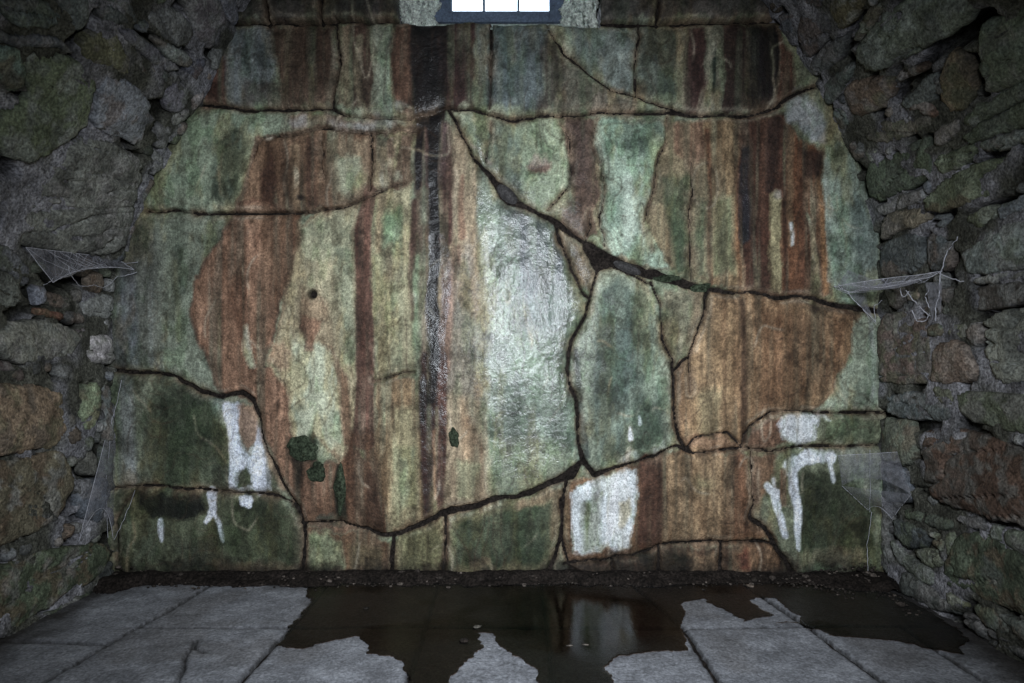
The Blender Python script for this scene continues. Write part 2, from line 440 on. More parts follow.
# --- window-sill course
region([(200,-30),(400,-30),(400,20),(200,20)], (74,66,64), .85, 3); region([(600,-30),(820,-30),(820,20),(600,20)], (78,70,70), .85, 3)
region([(340,4),(398,4),(398,14),(340,14)], (60,52,54), .6, 4)

# --- left upper slab
region([(155,212),(165,170),(190,120),(215,110),(300,112),(300,130),(262,138),(250,160),(240,190),(232,212)], (138,150,126), .9, 4, .1)
region([(216,140),(238,132),(246,150),(234,206),(214,204)], (76,88,74), .8, 7, .2)
region([(290,112),(412,122),(412,130),(376,132),(316,127),(292,130)], (130,110,92), .9, 3)
for (x, y, a, b) in [(300,122,10,5),(345,124,13,4),(365,126,22,4.5),(392,118,26,5),(400,106,12,4)]:
    put(.8 * np.exp(-(((WX - x) / a) ** 2 + ((WY - y) / b) ** 2) ** 1.5), (168,164,160))
region([(252,156),(258,140),(290,134),(316,128),(374,132),(374,160),(370,196),(340,208),(300,213),(232,213),(244,190)], (116,86,60), 1, 4, .5, rim=DKRUST)
region([(262,170),(272,150),(278,180),(272,212),(260,212)], DKRUST, .7, 4, .4); run([(296,150,10),(296,212,8)], (140,116,84), .6, 3, .8); run([(312,140,10),(314,206,10)], (84,56,40), .7, 3, .6)
region([(326,140),(368,140),(366,190),(350,206),(338,200),(330,170)], (132,112,84), .85, 5, .3); region([(338,160),(360,158),(362,180),(348,200),(340,196)], (156,160,132), .8, 5)
put(np.exp(-(((U - 269) / 5) ** 2 + ((V - 138) / 3) ** 2) ** 2), (178,164,146))
put(.8*np.exp(-(((WX - 297) / 4) ** 2 + ((WY - 178) / 8) ** 2) ** 2), (172,160,134)); put(np.exp(-(((U - 301) / 4) ** 2 + ((V - 198) / 3) ** 2) ** 2), (48,36,30))
region([(374,134),(412,134),(410,186),(376,190)], (112,92,72), .9, 3, .4)
for (x, y, a, b) in [(383,178,7,8),(392,160,6,8),(396,142,4,10),(400,172,6,5),(376,182,5,8)]:
    put(.85 * np.exp(-(((WX - x) / a) ** 2 + ((WY - y) / b) ** 2) ** 2), (158,152,130))
# --- left middle: pale green flank, rust lobe, tan core
region([(105,372),(105,290),(140,222),(160,214),(246,214),(230,300),(240,400),(200,386),(160,372)], (124,132,114), .95, 5, .1); region([(100,372),(100,290),(140,222),(160,230),(164,300),(160,374)], (104,106,98), .8, 16, .1)  # second, greyer region paints in the lamp's falloff towards the left edge
region([(168,222),(186,222),(186,250),(170,252)], (104,114,96), .6, 6); run([(126,270,16),(126,365,22)], (112,116,122), .75, 6); run([(150,280,6),(152,366,6)], (150,156,150), .5, 4)
run([(176,260,5),(180,340,6)], (122,124,94), .6, 4); run([(140,225,18),(137,262,14)], (96,98,88), .6, 6)
region([(232,214),(250,200),(300,212),(297,240),(292,270),(284,292),(276,330),(270,350),(268,368),(290,378),(296,400),(292,430),(300,450),(322,462),(340,462),(352,450),(372,470),(380,520),(378,532),(304,524),(286,488),(266,440),(258,405),(240,394),(222,390),(206,364),(196,338),(191,312),(194,286),(206,262),(222,240)], RUST, 1, 2.5, .35, rim=(92,56,38))
region([(246,214),(300,214),(296,250),(290,300),(274,300),(262,240)], (124,90,62), .7, 8, .6); run([(266,214,8),(262,330,14),(256,380,8)], (136,104,76), .5, 6, .6); run([(236,280,10),(244,340,12),(262,380,8)], (104,66,42), .6, 5, .5)
region([(243,327),(247,326),(252,350),(256,366),(250,368),(242,350)], (168,160,138), .95, 1.2, hard=True)
region([(296,246),(300,226),(318,214),(345,206),(356,204),(357,300),(356,400),(352,452),(342,462),(328,446),(318,440),(300,440),(292,420),(292,396),(284,384),(272,366),(276,346),(284,318),(290,282)], (156,146,114), 1, 3, .2, rim=(134,102,70))
region([(298,224),(356,212),(356,246),(330,262),(304,256)], (150,152,122), .6, 6); region([(334,250),(356,250),(356,360),(346,360)], (146,152,124), .7, 6, .2)
region([(300,286),(326,300),(334,330),(338,380),(330,400),(322,360),(300,340)], (136,112,82), .6, 8)
region([(286,352),(300,336),(322,344),(334,352),(338,400),(342,440),(330,446),(316,440),(300,440),(292,416),(292,396)], (176,180,152), .95, 5, .15)
region([(305,314),(322,318),(318,332),(314,350),(308,348),(306,332),(300,328)], (142,100,72), .85, 2.5, rim=(112,72,50)); region([(304,302),(326,300),(328,316),(306,318)], (132,104,74), .6, 4)
region([(272,340),(292,346),(290,368),(272,362)], (150,116,84), .7, 4); run([(330,346,4),(342,380,10),(346,440,10)], (128,94,66), .7, 4, .5)
put(np.exp(-(((U - 312) / 5.2) ** 2 + ((V - 294) / 5.2) ** 2) ** 2), (20,24,24))  # shade inside the bored hole, painted in
# brown band
run([(370,190,13),(364,230,17),(365,300,17),(365,380,18),(364,440,22)], (106,72,56), 1, 2.2, .25, wet=.2, warp=.25)
region([(350,432),(378,432),(386,470),(388,534),(306,522),(318,500),(340,470)], (104,72,48), .9, 6, .4); run([(372,480,10),(376,525,14)], (78,54,38), .7, 4, .6)
# column between brown band and black streak
region([(375,190),(412,186),(414,372),(375,380)], (150,142,108), .95, 3, .25); region([(386,212),(402,206),(402,246),(386,248)], (124,148,116), .8, 5); region([(378,190),(386,192),(384,250),(377,250)], (146,122,86), .6, 3)
region([(392,250),(402,276),(398,292),(388,280)], (124,104,80), .8, 3); run([(388,290,2),(390,360,3)], (176,170,134), .6, 2); run([(396,250,10),(396,360,12)], (146,152,120), .4, 6)
region([(374,380),(402,372),(420,374),(424,528),(400,536),(388,530),(380,470)], (142,114,76), 1, 3, .5); region([(394,404),(416,400),(420,520),(390,530),(392,460)], (154,146,106), .8, 6, .3)
region([(398,450),(416,450),(416,500),(400,510)], (134,146,112), .6, 6); run([(392,400,3),(397,440,2)], (78,60,42), .6, 2)
# flank right of the black streak
region([(440,120),(468,140),(480,170),(478,260),(496,300),(492,420),(500,500),(440,516),(436,300)], (142,124,96), .9, 6, .4); run([(455,170,5),(454,240,5)], (166,150,122), .8, 2); run([(461,175,5),(462,240,7)], (128,96,72), .8, 3); run([(448,150,12),(447,240,12)], (86,58,48), .85, 4)
region([(444,260),(470,250),(480,330),(476,400),(446,390)], (148,140,128), .6, 8, .2); run([(456,250,8),(450,300,10),(446,370,8)], (128,92,72), .6, 4); region([(478,220),(500,240),(500,400),(486,470),(478,380)], (150,156,134), .6, 8, .2)
run([(468,420,10),(478,450,5),(480,510,5)], (122,92,62), .7, 4); run([(462,400,8),(474,500,14)], (150,118,82), .5, 5); region([(458,458),(478,462),(474,500),(458,500)], (134,140,106), .6, 6)
region([(418,116),(446,120),(450,140),(446,190),(416,190)], (96,76,74), .8, 4, .3); region([(400,100),(412,118),(416,186),(404,186)], (112,88,66), .7, 4, .4)
# --- wet slab
region([(476,128),(500,180),(520,204),(556,222),(580,290),(566,344),(576,400),(580,460),(560,480),(500,498),(486,440),(492,320),(478,220)], (120,134,116), .95, 5, .15, wet=.75)
region([(508,206),(548,222),(564,250),(568,282),(556,300),(530,290),(512,264)], (62,72,76), .85, 14, .5, wet=.95); region([(512,270),(570,290),(564,330),(530,330)], (92,106,104), .6, 12, .3, wet=.95); run([(486,180,10),(488,240,16),(496,330,14)], (140,148,124), .5, 6); region([(500,230),(516,230),(520,300),(500,300)], (104,122,100), .6, 8)
region([(508,340),(540,336),(570,346),(568,380),(520,372)], (104,122,96), .5, 8, .2); region([(500,410),(530,400),(540,440),(510,446)], (74,86,72), .6, 9); region([(486,440),(560,440),(572,462),(540,482),(490,496)], (140,148,118), .7, 8)
put(.85 * smooth(.52,.62,fbm(U/7,V/7,221,3)) * np.exp(-(((U - 508) / 12) ** 2 + ((V - 428) / 16) ** 2)), (60,68,58))
region([(466,122),(492,124),(488,160),(474,156)], (126,142,116), .8, 4); region([(494,122),(516,122),(524,150),(520,196),(500,180),(490,160)], (90,104,92), .8, 6); region([(514,120),(556,120),(572,140),(572,182),(552,204),(530,204),(518,170)], (134,146,118), .9, 5)
region([(526,164),(552,162),(552,172),(540,176),(528,172)], (128,98,84), .9, 2); region([(530,160),(550,158),(552,164),(530,167)], (158,144,128), .8, 2); run([(520,205,6),(516,214,10)], (70,70,66), .8, 3)
run([(470,140,3),(490,162,3)], (170,164,160), .7, 2)
# brown band at the upper middle
region([(566,118),(596,118),(600,170),(606,190),(596,212),(600,236),(584,238),(560,222),(574,184)], (104,82,68), .95, 3, .3); region([(570,120),(590,120),(590,190),(572,186)], (88,68,62), .7, 5); region([(562,206),(588,214),(586,236),(568,228)], (128,104,92), .7, 4); run([(598,140,4),(604,190,5)], (132,116,88), .7, 2)
region([(558,226),(584,244),(598,272),(590,296),(578,286),(566,256)], (134,118,92), .9, 3, .2); region([(586,242),(608,256),(600,266),(594,258)], (142,132,112), .9, 2)
# --- pale run right of it
region([(597,118),(668,118),(668,140),(657,166),(654,190),(646,218),(654,240),(672,268),(640,266),(612,254),(604,240),(600,214),(607,190),(602,164),(594,142)], (152,172,150), 1, 1.6, .1, rim=(112,96,76))
region([(598,120),(624,118),(620,146),(604,148)], (110,134,112), .8, 5); region([(624,116),(668,118),(664,132),(640,150),(628,152),(622,136)], (92,108,92), .75, 6, .2); run([(632,180,18),(634,240,24)], (166,178,162), .6, 8); run([(650,200,6),(644,230,10),(652,250,6)], (150,132,112), .6, 4)
put(.8*smooth(.5,.62,fbm(U/9,V/9,231,3)) * np.exp(-(((U - 634) / 18) ** 2 + ((V - 148) / 12) ** 2)), (66,80,70))
# tan / green / rust columns
region([(668,118),(708,118),(708,284),(672,268),(650,236),(646,218),(655,190),(657,166),(668,140)], (138,122,88), 1, 2.5, .3); region([(660,178),(692,176),(690,276),(676,270),(668,220)], (92,102,78), .8, 7, .25); run([(660,205,8),(664,246,12)], (160,138,96), .7, 4)
region([(672,118),(706,118),(706,160),(690,166),(672,150)], (116,86,62), .8, 5, .7); region([(686,160),(694,170),(690,172),(684,166)], (160,140,110), .8, 2)
region([(706,118),(742,118),(744,292),(708,286)], (138,112,74), 1, 3, .4); region([(698,196),(706,200),(706,276),(698,276)], (104,114,88), .7, 3); region([(714,200),(734,196),(738,270),(714,278)], (112,118,84), .75, 7, .2); run([(708,130,5),(710,200,4),(712,284,5)], (120,76,46), .8, 2.5); run([(742,160,6),(740,240,8),(746,290,10)], (146,98,56), .8, 3)
region([(738,116),(790,110),(786,296),(748,292),(744,250),(738,200)], (86,54,38), 1, 3, .5); run([(746,150,9),(746,235,11)], (48,44,52), .9, 3, .6, wet=.4); run([(766,120,5),(762,220,5)], (112,76,54), .6, 3); run([(776,120,14),(770,190,10)], (60,40,32), .7, 4)
region([(771,196),(778,190),(784,200),(784,292),(772,290)], (132,122,84), .95, 2.5, .2); put(np.exp(-(((U - 779) / 5) ** 2 + ((V - 194) / 5) ** 2) ** 2) * .8, (128,120,112))
region([(786,112),(802,140),(830,150),(830,296),(784,296)], (112,70,40), 1, 2.5, .5); run([(792,130,6),(792,240,6)], (140,108,72), .75, 2.5); run([(824,170,6),(826,292,8)], (148,106,60), .75, 3); region([(802,150),(826,150),(826,176),(806,176)], (62,40,32), .8, 4); run([(786,190,4),(788,290,4)], (74,44,30), .7, 2); run([(806,180,8),(806,280,8)], (92,54,34), .6, 3)
run([(792,222,4),(794,242,3)], LIME, .95, 1.5); run([(809,210,2.5),(812,230,4),(816,260,6),(817,284,5)], (166,160,136), .95, 1.5)
region([(828,146),(846,144),(890,200),(890,308),(834,302),(828,220)], (136,150,134), 1, 2, .1); run([(831,150,4),(830,280,5)], (164,170,160), .7, 2); region([(852,180),(880,220),(880,280),(860,270)], (122,134,130), .6, 6); region([(832,144),(848,146),(856,178),(832,176)], (116,124,98), .7, 5)
region([(786,98),(804,88),(826,120),(828,142),(812,140),(800,120),(788,116)], (158,160,160), .95, 3)
# --- right lower stone
region([(676,372),(692,355),(705,316),(709,292),(790,297),(850,307),(864,316),(852,340),(846,362),(836,378),(832,396),(816,408),(780,414),(752,428),(742,447),(692,452),(678,430)], (132,100,64), 1, 2, .3, rim=(108,80,52))
region([(692,300),(712,294),(736,298),(736,440),(694,446),(690,380)], (146,116,76), .7, 6, .4); region([(700,390),(724,380),(724,440),(702,440)], (138,130,92), .5, 8); run([(744,300,6),(745,380,7),(746,440,6)], (84,60,40), .85, 3, .3); run([(724,300,6),(726,440,6)], (112,82,52), .5, 4)
region([(760,310),(846,320),(836,376),(800,404),(760,410)], (118,82,50), .6, 10, .5); run([(800,320,12),(798,390,10)], (136,104,70), .5, 5); region([(806,300),(850,306),(856,316),(812,312)], (70,48,34), .7, 4)
region([(662,290),(690,288),(706,292),(702,318),(690,352),(676,368),(672,340),(664,310)], (132,126,100), 1, 3, .2); run([(698,296,8),(692,340,10)], (128,104,74), .6, 4)
region([(854,318),(890,312),(890,412),(816,410),(834,396),(838,378),(848,362)], (142,152,130), 1, 2, .1); region([(866,330),(890,330),(890,400),(868,404)], (124,136,120), .5, 6); run([(872,320,5),(873,400,5)], (158,164,158), .5, 3)
region([(744,448),(756,428),(776,416),(890,414),(890,445)], (116,122,96), .95, 2.5); region([(744,448),(756,428),(776,416),(796,416),(790,446)], (124,84,58), .9, 4); region([(840,416),(880,416),(880,444),(820,444)], (96,108,82), .7, 6)
region([(781,424),(790,416),(826,412),(830,416),(816,424),(812,440),(800,446),(788,442)], LIME, .95, 2.5, .2)
region([(680,452),(690,440),(716,434),(742,444),(740,450),(696,454)], (138,104,72), .95, 2)
# --- tall standing stone
region([(598,272),(626,272),(652,286),(663,320),(672,360),(676,420),(680,444),(650,456),(596,474),(582,458),(580,410),(570,376),(570,344),(586,318),(592,296)], (144,154,132), 1, 2.5, .1)
region([(602,290),(622,278),(646,296),(654,330),(664,360),(668,410),(664,440),(640,452),(600,462),(590,430),(590,380),(592,340)], (96,110,98), .85, 9, .25); region([(596,340),(630,320),(640,380),(600,420)], (82,98,92), .6, 12); run([(574,350,5),(580,400,6),(586,456,8)], (84,92,84), .8, 3); region([(634,300),(652,300),(666,370),(650,420),(636,360)], (122,136,112), .5, 8)
region([(636,420),(664,400),(670,440),(640,452)], (74,86,70), .6, 8); run([(640,278,6),(656,310,4),(664,350,4)], (164,168,146), .7, 2); run([(597,280,3),(592,310,3),(576,344,3)], (168,166,146), .6, 2)
run([(630,426,2),(631,440,5)], LIME, 1, 1.2); run([(641,416,2),(641,424,4)], LIME, .9, 1.2)
region([(616,464),(630,452),(648,456),(666,444),(676,446),(656,455),(624,468)], (190,192,188), .9, 2)
# --- lower course, middle
region([(570,478),(624,468),(680,448),(752,454),(752,520),(772,534),(776,543),(664,545),(636,554),(566,566),(562,500)], (122,90,58), 1, 3, .4)
region([(664,452),(722,454),(722,540),(668,540)], (138,110,74), .85, 6, .3); run([(648,462,20),(650,540,22)], (92,60,42), .9, 5, .5); run([(660,456,6),(662,540,6)], (70,46,34), .7, 3); run([(738,456,14),(740,536,18)], (112,74,46), .8, 5, .5); run([(754,460,5),(756,500,5)], (86,52,34), .8, 3); put(.5*np.exp(-(((WX-702)/9)**2+((WY-484)/10)**2)), (96,102,66))
region([(570,490),(590,478),(634,470),(636,500),(634,546),(630,556),(606,552),(574,556),(572,520)], (196,202,204), 1, 2, .35); region([(582,504),(600,498),(604,548),(584,552)], (120,128,100), .85, 5, .5); region([(618,506),(628,500),(632,520),(624,530)], (122,122,92), .6, 4); run([(612,476,8),(614,550,8)], (208,212,216), .8, 3)
run([(566,500,4),(568,556,5)], (140,116,78), .9, 2); region([(568,556),(636,548),(636,556),(570,566)], (126,92,62), .9, 2)
region([(757,500),(768,490),(776,500),(776,522),(762,524)], (56,64,48), .8, 4); region([(754,456),(780,454),(778,500),(768,490),(756,500)], (118,82,52), .9, 3)
# --- lower right block
region([(778,456),(800,448),(890,446),(890,570),(798,570),(778,536),(760,516)], (112,118,94), 1, 3); region([(796,478),(812,468),(850,478),(872,500),(872,548),(840,556),(800,552)], (72,80,58), .9, 8, .2); region([(800,468),(842,480),(850,516),(806,520)], (60,66,46), .6, 9); region([(836,450),(890,448),(890,500),(866,496),(844,470)], (140,146,132), .8, 6); region([(800,552),(860,552),(866,566),(802,568)], (124,118,90), .8, 4)
run([(768,484,6),(776,492,10),(778,510,8),(786,536,6)], (206,212,222), 1, 1.6, .2, .3, .5); run([(776,496,5),(774,478,4)], (206,212,222), 1, 1.5); run([(794,468,8),(794,486,10),(798,510,8),(799,548,4)], (206,212,222), 1, 1.6); run([(790,466,14),(806,456,12),(832,456,9)], (204,210,218), 1, 2); run([(828,458,6),(834,480,3)], (196,202,208), .9, 2); run([(784,470,6),(784,500,5)], (122,84,56), .9, 2)
# --- bottom strip
region([(570,566),(640,556),(664,546),(722,544),(778,544),(796,584),(560,584)], (92,66,44), 1, 2, .3); region([(688,552),(716,552),(716,572),(690,572)], (136,108,74), .8, 4); region([(732,552),(776,550),(784,572),(736,572)], (140,104,68), .8, 5); region([(738,556),(748,552),(750,572),(740,572)], (110,54,34), .8, 3); region([(640,552),(664,548),(690,556),(684,584),(650,584)], (40,42,30), .8, 5); region([(572,568),(612,564),(612,580),(572,580)], (132,104,82), .8, 3)
# --- lower left block
region([(113,372),(170,378),(200,392),(222,400),(244,398),(256,414),(262,440),(274,470),(290,500),(240,491),(146,486),(113,488)], (106,112,92), 1, 3)
region([(150,380),(206,392),(226,410),(226,470),(222,486),(152,486),(146,430)], (82,90,70), .95, 8, .2); region([(160,400),(206,400),(212,460),(170,470)], (60,70,48), .6, 10); run([(124,380,12),(128,484,16)], (132,136,136), .7, 6, .3); run([(143,390,4),(140,440,4)], (124,130,110), .6, 3); region([(206,396),(228,400),(232,426),(218,424)], (136,150,138), .8, 6)
region([(222,402),(236,402),(252,420),(264,440),(271,490),(226,490),(229,450)], (190,196,208), .8, 2.5, .5); region([(236,406),(252,402),(258,420),(256,440),(246,456),(236,440)], (142,112,86), .95, 3); run([(226,408,10),(232,430,11),(232,456,10),(228,486,3)], (200,206,218), 1, 1.8, .2); run([(258,432,3),(256,460,14),(260,490,13)], (200,206,218), 1, 2, .2); run([(232,452,10),(250,462,8)], (196,202,214), .9, 2); region([(234,472),(242,466),(250,474),(250,488),(234,488)], (84,90,60), .95, 2); run([(262,440,3),(272,470,5),(282,492,4)], (130,110,84), .7, 2)
# --- bottom left block
region([(113,489),(200,492),(276,498),(296,510),(302,530),(302,582),(113,582)], (92,98,74), 1, 2.5); region([(220,500),(278,502),(294,520),(298,560),(240,566),(226,530)], (72,80,56), .85, 8, .2); region([(120,520),(150,524),(160,560),(124,560)], (100,110,88), .7, 8); region([(136,494),(198,496),(202,514),(184,522),(150,518),(140,508)], (38,42,34), .95, 2.5, .1); region([(172,540),(214,536),(222,566),(180,570)], (56,60,50), .7, 9); region([(214,564),(300,568),(300,580),(220,580)], (122,104,78), .7, 5); run([(298,516,4),(301,570,5)], (130,122,98), .6, 2)
run([(209,493,9),(211,512,8),(203,524,3)], (200,206,220), 1, 1.5); run([(212,516,5),(219,524,5),(221,540,2)], (200,206,220), 1, 1.3); run([(238,497,2),(245,503,11),(248,509,3)], (200,206,220), 1, 1.3); run([(160,522,5),(161,534,7),(162,543,3)], (188,194,202), .95, 1.5)
# --- bottom centre blocks
region([(303,526),(362,532),(390,540),(390,582),(303,582)], (112,82,54), 1, 3, .3); region([(308,536),(330,530),(342,540),(346,566),(322,576),(308,566)], (142,148,112), .9, 4); region([(350,546),(384,548),(384,572),(352,572)], (96,84,54), .7, 6)
region([(394,540),(424,528),(500,504),(562,486),(560,540),(548,580),(394,582)], (116,110,78), 1, 3, .2); region([(450,524),(500,510),(552,500),(554,544),(540,566),(452,566)], (78,88,66), .9, 9, .2); region([(404,540),(438,526),(440,568),(406,570)], (106,104,66), .8, 6); run([(445,520,6),(444,575,7)], (56,42,32), .9, 2.5); region([(470,560),(490,560),(490,568),(470,568)], (136,118,84), .7, 2); run([(520,506,8),(558,492,10),(554,540,8)], (132,108,76), .6, 4)
# --- dark growths
region([(287,446),(294,438),(312,436),(320,446),(318,460),(304,464),(296,500),(294,470)], (44,52,40), .8, 4); run([(297,462,10),(299,486,6)], (62,46,32), .8, 3); run([(339,466,6),(340,490,11),(343,520,12)], (44,42,30), .95, 3); region([(318,516),(334,512),(342,524),(316,524)], (84,92,86), .8, 2)
# --- black water streak, last
run([(428,20,36),(429,70,36),(429,112,32)], (40,32,34), .98, 4, .3, wet=.35); run([(429,20,22),(430,60,20),(431,112,20)], BLACK, .9, 4, .5, wet=.5)
run([(418,110,9),(420,150,8),(419,186,6)], (44,34,34), .95, 2.5, .4, wet=.4); run([(435,110,12),(435,150,9),(435,190,10),(434,240,9)], (28,24,28), .98, 2.2, .4, wet=.6); run([(424,190,16),(422,240,16),(416,250,10)], (92,68,60), .6, 5, .5)
run([(434,200,10),(434,260,9),(432,300,12),(433,350,12),(432,400,16)], (34,27,29), .97, 2.5, .7, wet=.65); run([(416,200,6),(412,270,6),(412,320,4)], (92,62,50), .7, 3, .6); run([(442,240,10),(446,290,8),(440,340,8),(442,400,6)], (96,68,60), .7, 3, .6, wet=.5); run([(424,230,8),(424,300,10),(422,360,10)], (122,92,76), .6, 4, .6)
run([(426,360,18),(428,420,16),(428,470,12),(428,516,8)], (74,44,36), .92, 4, .6, wet=.45); run([(441,360,12),(443,420,10),(442,470,10),(440,510,6)], (80,48,36), .9, 3, .5, wet=.45); run([(423,380,6),(424,420,4)], (40,30,28), .8, 2, .5, wet=.5); run([(435,430,3),(436,500,3)], (144,104,70), .6, 2)

run([(429,14,24),(430,60,20),(432,112,17),(435,150,9),(435,200,9),(434,260,7),(432,300,8),(433,350,9),(431,400,9)], (24,19,21), .95, 2.5, .2, wet=.42)
run([(418,60,10),(419,112,9),(420,150,7),(419,188,5)], (34,26,27), .9, 2, .2, wet=.4); run([(442,20,10),(443,90,8)], (48,34,34), .8, 3, .2)
# joints, mottling, rising damp
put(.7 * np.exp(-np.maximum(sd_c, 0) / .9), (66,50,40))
put(.55 * np.exp(-np.maximum(sd_c - 1, 0) / 4) * smooth(.3, .6, fbm(U / 15, V / 15, 311, 3)), (132,108,84)); put(.25 * np.exp(-((sd_c - 4) / 1.6) ** 2) * smooth(.5, .65, fbm(U / 30, V / 30, 321, 3)), (166,158,138))
damp = smooth(550, 580, V + 26 * (MO - .5) * 2)
put(.9 * damp, DIRT)
sat = COL[..., 0] / (COL[..., 2] + .004)
rusty = smooth(1.5, 2.6, sat)
# tide lines left by drying water
def tide(T, c, w_, a, colr, msk):
    gy_, gx_ = np.gradient(T, ST); d = (T - c) / np.maximum(np.hypot(gx_, gy_), 1e-4)
    put(a * np.exp(-(d / w_) ** 2) * msk, colr)
T1 = fbm(U / 40 + .5 * fbm(U / 25, V / 40, 333, 2), V / 95, 331, 2); T2 = fbm(U / 26, V / 34, 341, 2)
for c_ in (.36, .46, .55, .64): tide(T1, c_, .9, .42, (74,54,40), smooth(.47, .62, fbm(U / 50, V / 60, 351, 2)))
for c_ in (.42, .60): tide(T2, c_, .8, .32, (84,66,50), smooth(.52, .64, fbm(U / 40, V / 50, 361, 2)))
tide(T1, .50, 1.2, .4, (166,154,130), smooth(.5, .62, fbm(U / 35, V / 45, 371, 2)))
pale = 1 - rusty
lum_ = COL @ np.array([.3, .6, .1]); notlime = 1 - .75 * smooth(.42, .58, lum_)
def tintby(m, t):
    m = m * notlime; COL[:] = COL * (1 - m[..., None] + m[..., None] * np.array(t))
tintby(.9 * smooth(.52, .70, fbm(U / 12, V / 17, 381, 5, .7)), (.60, .58, .55))
tintby(pale * .8 * smooth(.5, .68, fbm(U / 16, V / 48, 401, 4, .6)), (1.02, .86, .66)); tintby(pale * .8 * smooth(.5, .66, fbm(U / 13, V / 30, 403, 4, .6)), (.76, .88, .74)); tintby(pale * .7 * smooth(.54, .68, fbm(U / 20, V / 26, 407, 5, .65)), (.60, .66, .66))
tintby(rusty * .8 * smooth(.5, .66, fbm(U / 11, V / 60, 409, 4, .6)), (.68, .62, .58)); tintby(rusty * .8 * smooth(.54, .68, fbm(U / 9, V / 50, 413, 4, .6)), (1.40, 1.45, 1.5))
tintby(smooth(.56, .72, fbm(U / 14, V / 26, 383, 5, .7)), (1.3, 1.3, 1.3))
VF = fbm(U / 2.6 + 1.2 * fbm(U / 20, V / 40, 391, 2), V / 150, 395, 2)
COL *= np.exp(((VF - .5) * .35 + (VS - .5) * .8 + (VB - .5) * .7) * (.5 + .5 * rusty))[..., None]
COL *= (0.72 + 0.56 * MO)[..., None] * (0.70 + 0.60 * fbm(U / 1.7, V / 1.9, 261, 2))[..., None]
g_ = (COL @ np.array([.3, .6, .1]))[..., None]
COL = g_ + (COL - g_) * (.84 - .06 * rusty[..., None])
COL *= np.clip(g_ / .20, .12, 1.35) ** .30
COL = np.clip(COL * 1.19, 0.003, 0.9)
WET += .45 * np.exp(-(((U - 535) / 75) ** 2 + ((V - 320) / 150) ** 2)); WET = np.clip(WET, 0, 1) * (0.6 + .8 * fbm(U / 12, V / 16, 271, 4)); WET = np.clip(WET, 0, 1)

def bmap(u, v, h):
    return np.stack([(u - 512) / 160, -h, (580 - v) / 160], -1)

# bed behind the joints, coloured dirt-black to put in the crack shade, thick and with the window opening left free
bu = np.arange(80, 916, 4.0); bv = np.arange(-14, 600, 4.0); BU, BV = np.meshgrid(bu, bv)
bin_ = ~((BU > 397) & (BU < 603) & (BV < 25))
wall_back = field_mesh('wall_back', bin_, np.where(bin_, 4.0, -4.0), BU, BV, -0.045 + 0.015 * (fbm(BU / 12, BV / 12, 281, 3) - .5), -0.06, bmap, True, M_dirt_shade, None, None)
tag(wall_back, 'tall end wall of huge cracked stones streaked with rust, green algae and white lime', 'wall', 'structure')
for k in range(1, nlab + 1):
    if sizes[k] < 140: continue
    me_ = lab == k
    oth = (lab != k) & (lab > 0) & (sizes[lab] >= 140)
    j, i = np.nonzero(me_); j0, j1 = max(j.min() - 2, 0), j.max() + 3; i0, i1 = max(i.min() - 2, 0), i.max() + 3
    S = np.s_[j0:j1, i0:i1]
    field_mesh('stone', me_[S], sd_all[S], U[S], V[S], H[S], -0.05, bmap, True, M_back, wall_back, COL[S], WET[S], other=oth[S])

# masonry above the picture's edge, around and over the window
def box_mesh(name, x0, x1, y0, y1, z0, z1, mat, parent, bev=0.0):
    import bmesh
    bm = bmesh.new(); bmesh.ops.create_cube(bm, size=1)
    for v in bm.verts:
        v.co = Vector(((x0 + x1) / 2 + v.co.x * (x1 - x0), (y0 + y1) / 2 + v.co.y * (y1 - y0), (z0 + z1) / 2 + v.co.z * (z1 - z0)))
    if bev: bmesh.ops.bevel(bm, geom=list(bm.edges), offset=bev, segments=2, affect='EDGES', profile=0.6)
    me = bpy.data.meshes.new(name); bm.to_mesh(me); bm.free()
    if mat: me.materials.append(mat)
    o = bpy.data.objects.new(name, me); C.objects.link(o)
    if parent: o.parent = parent
    return o
M_plain = stone_material('plain_dark_stone', attr=False, base=tuple(lin((92,86,80))), bump=0.9, rough=0.9, mottle=0.7, spec=0.2)
for (x0, x1, z0, z1) in [(-1.62,-1.15,3.66,3.98),(-1.13,-.72,3.66,3.98),(-1.15,-.72,4.0,4.4),(.57,.98,3.66,3.98),(1.0,1.5,3.66,3.98),(.57,1.05,4.0,4.4),(-.72,.57,4.22,4.58)]:
    box_mesh('stone', x0, x1, -0.02, 0.5, z0, z1, M_plain, wall_back, 0.02)
# core of the wall behind the bed, split round the opening
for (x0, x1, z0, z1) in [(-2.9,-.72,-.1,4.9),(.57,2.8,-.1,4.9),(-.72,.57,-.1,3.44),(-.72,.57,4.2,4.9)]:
    box_mesh('wall_core', x0, x1, 0.09, 0.62, z0, z1, M_dirt_shade, wall_back)

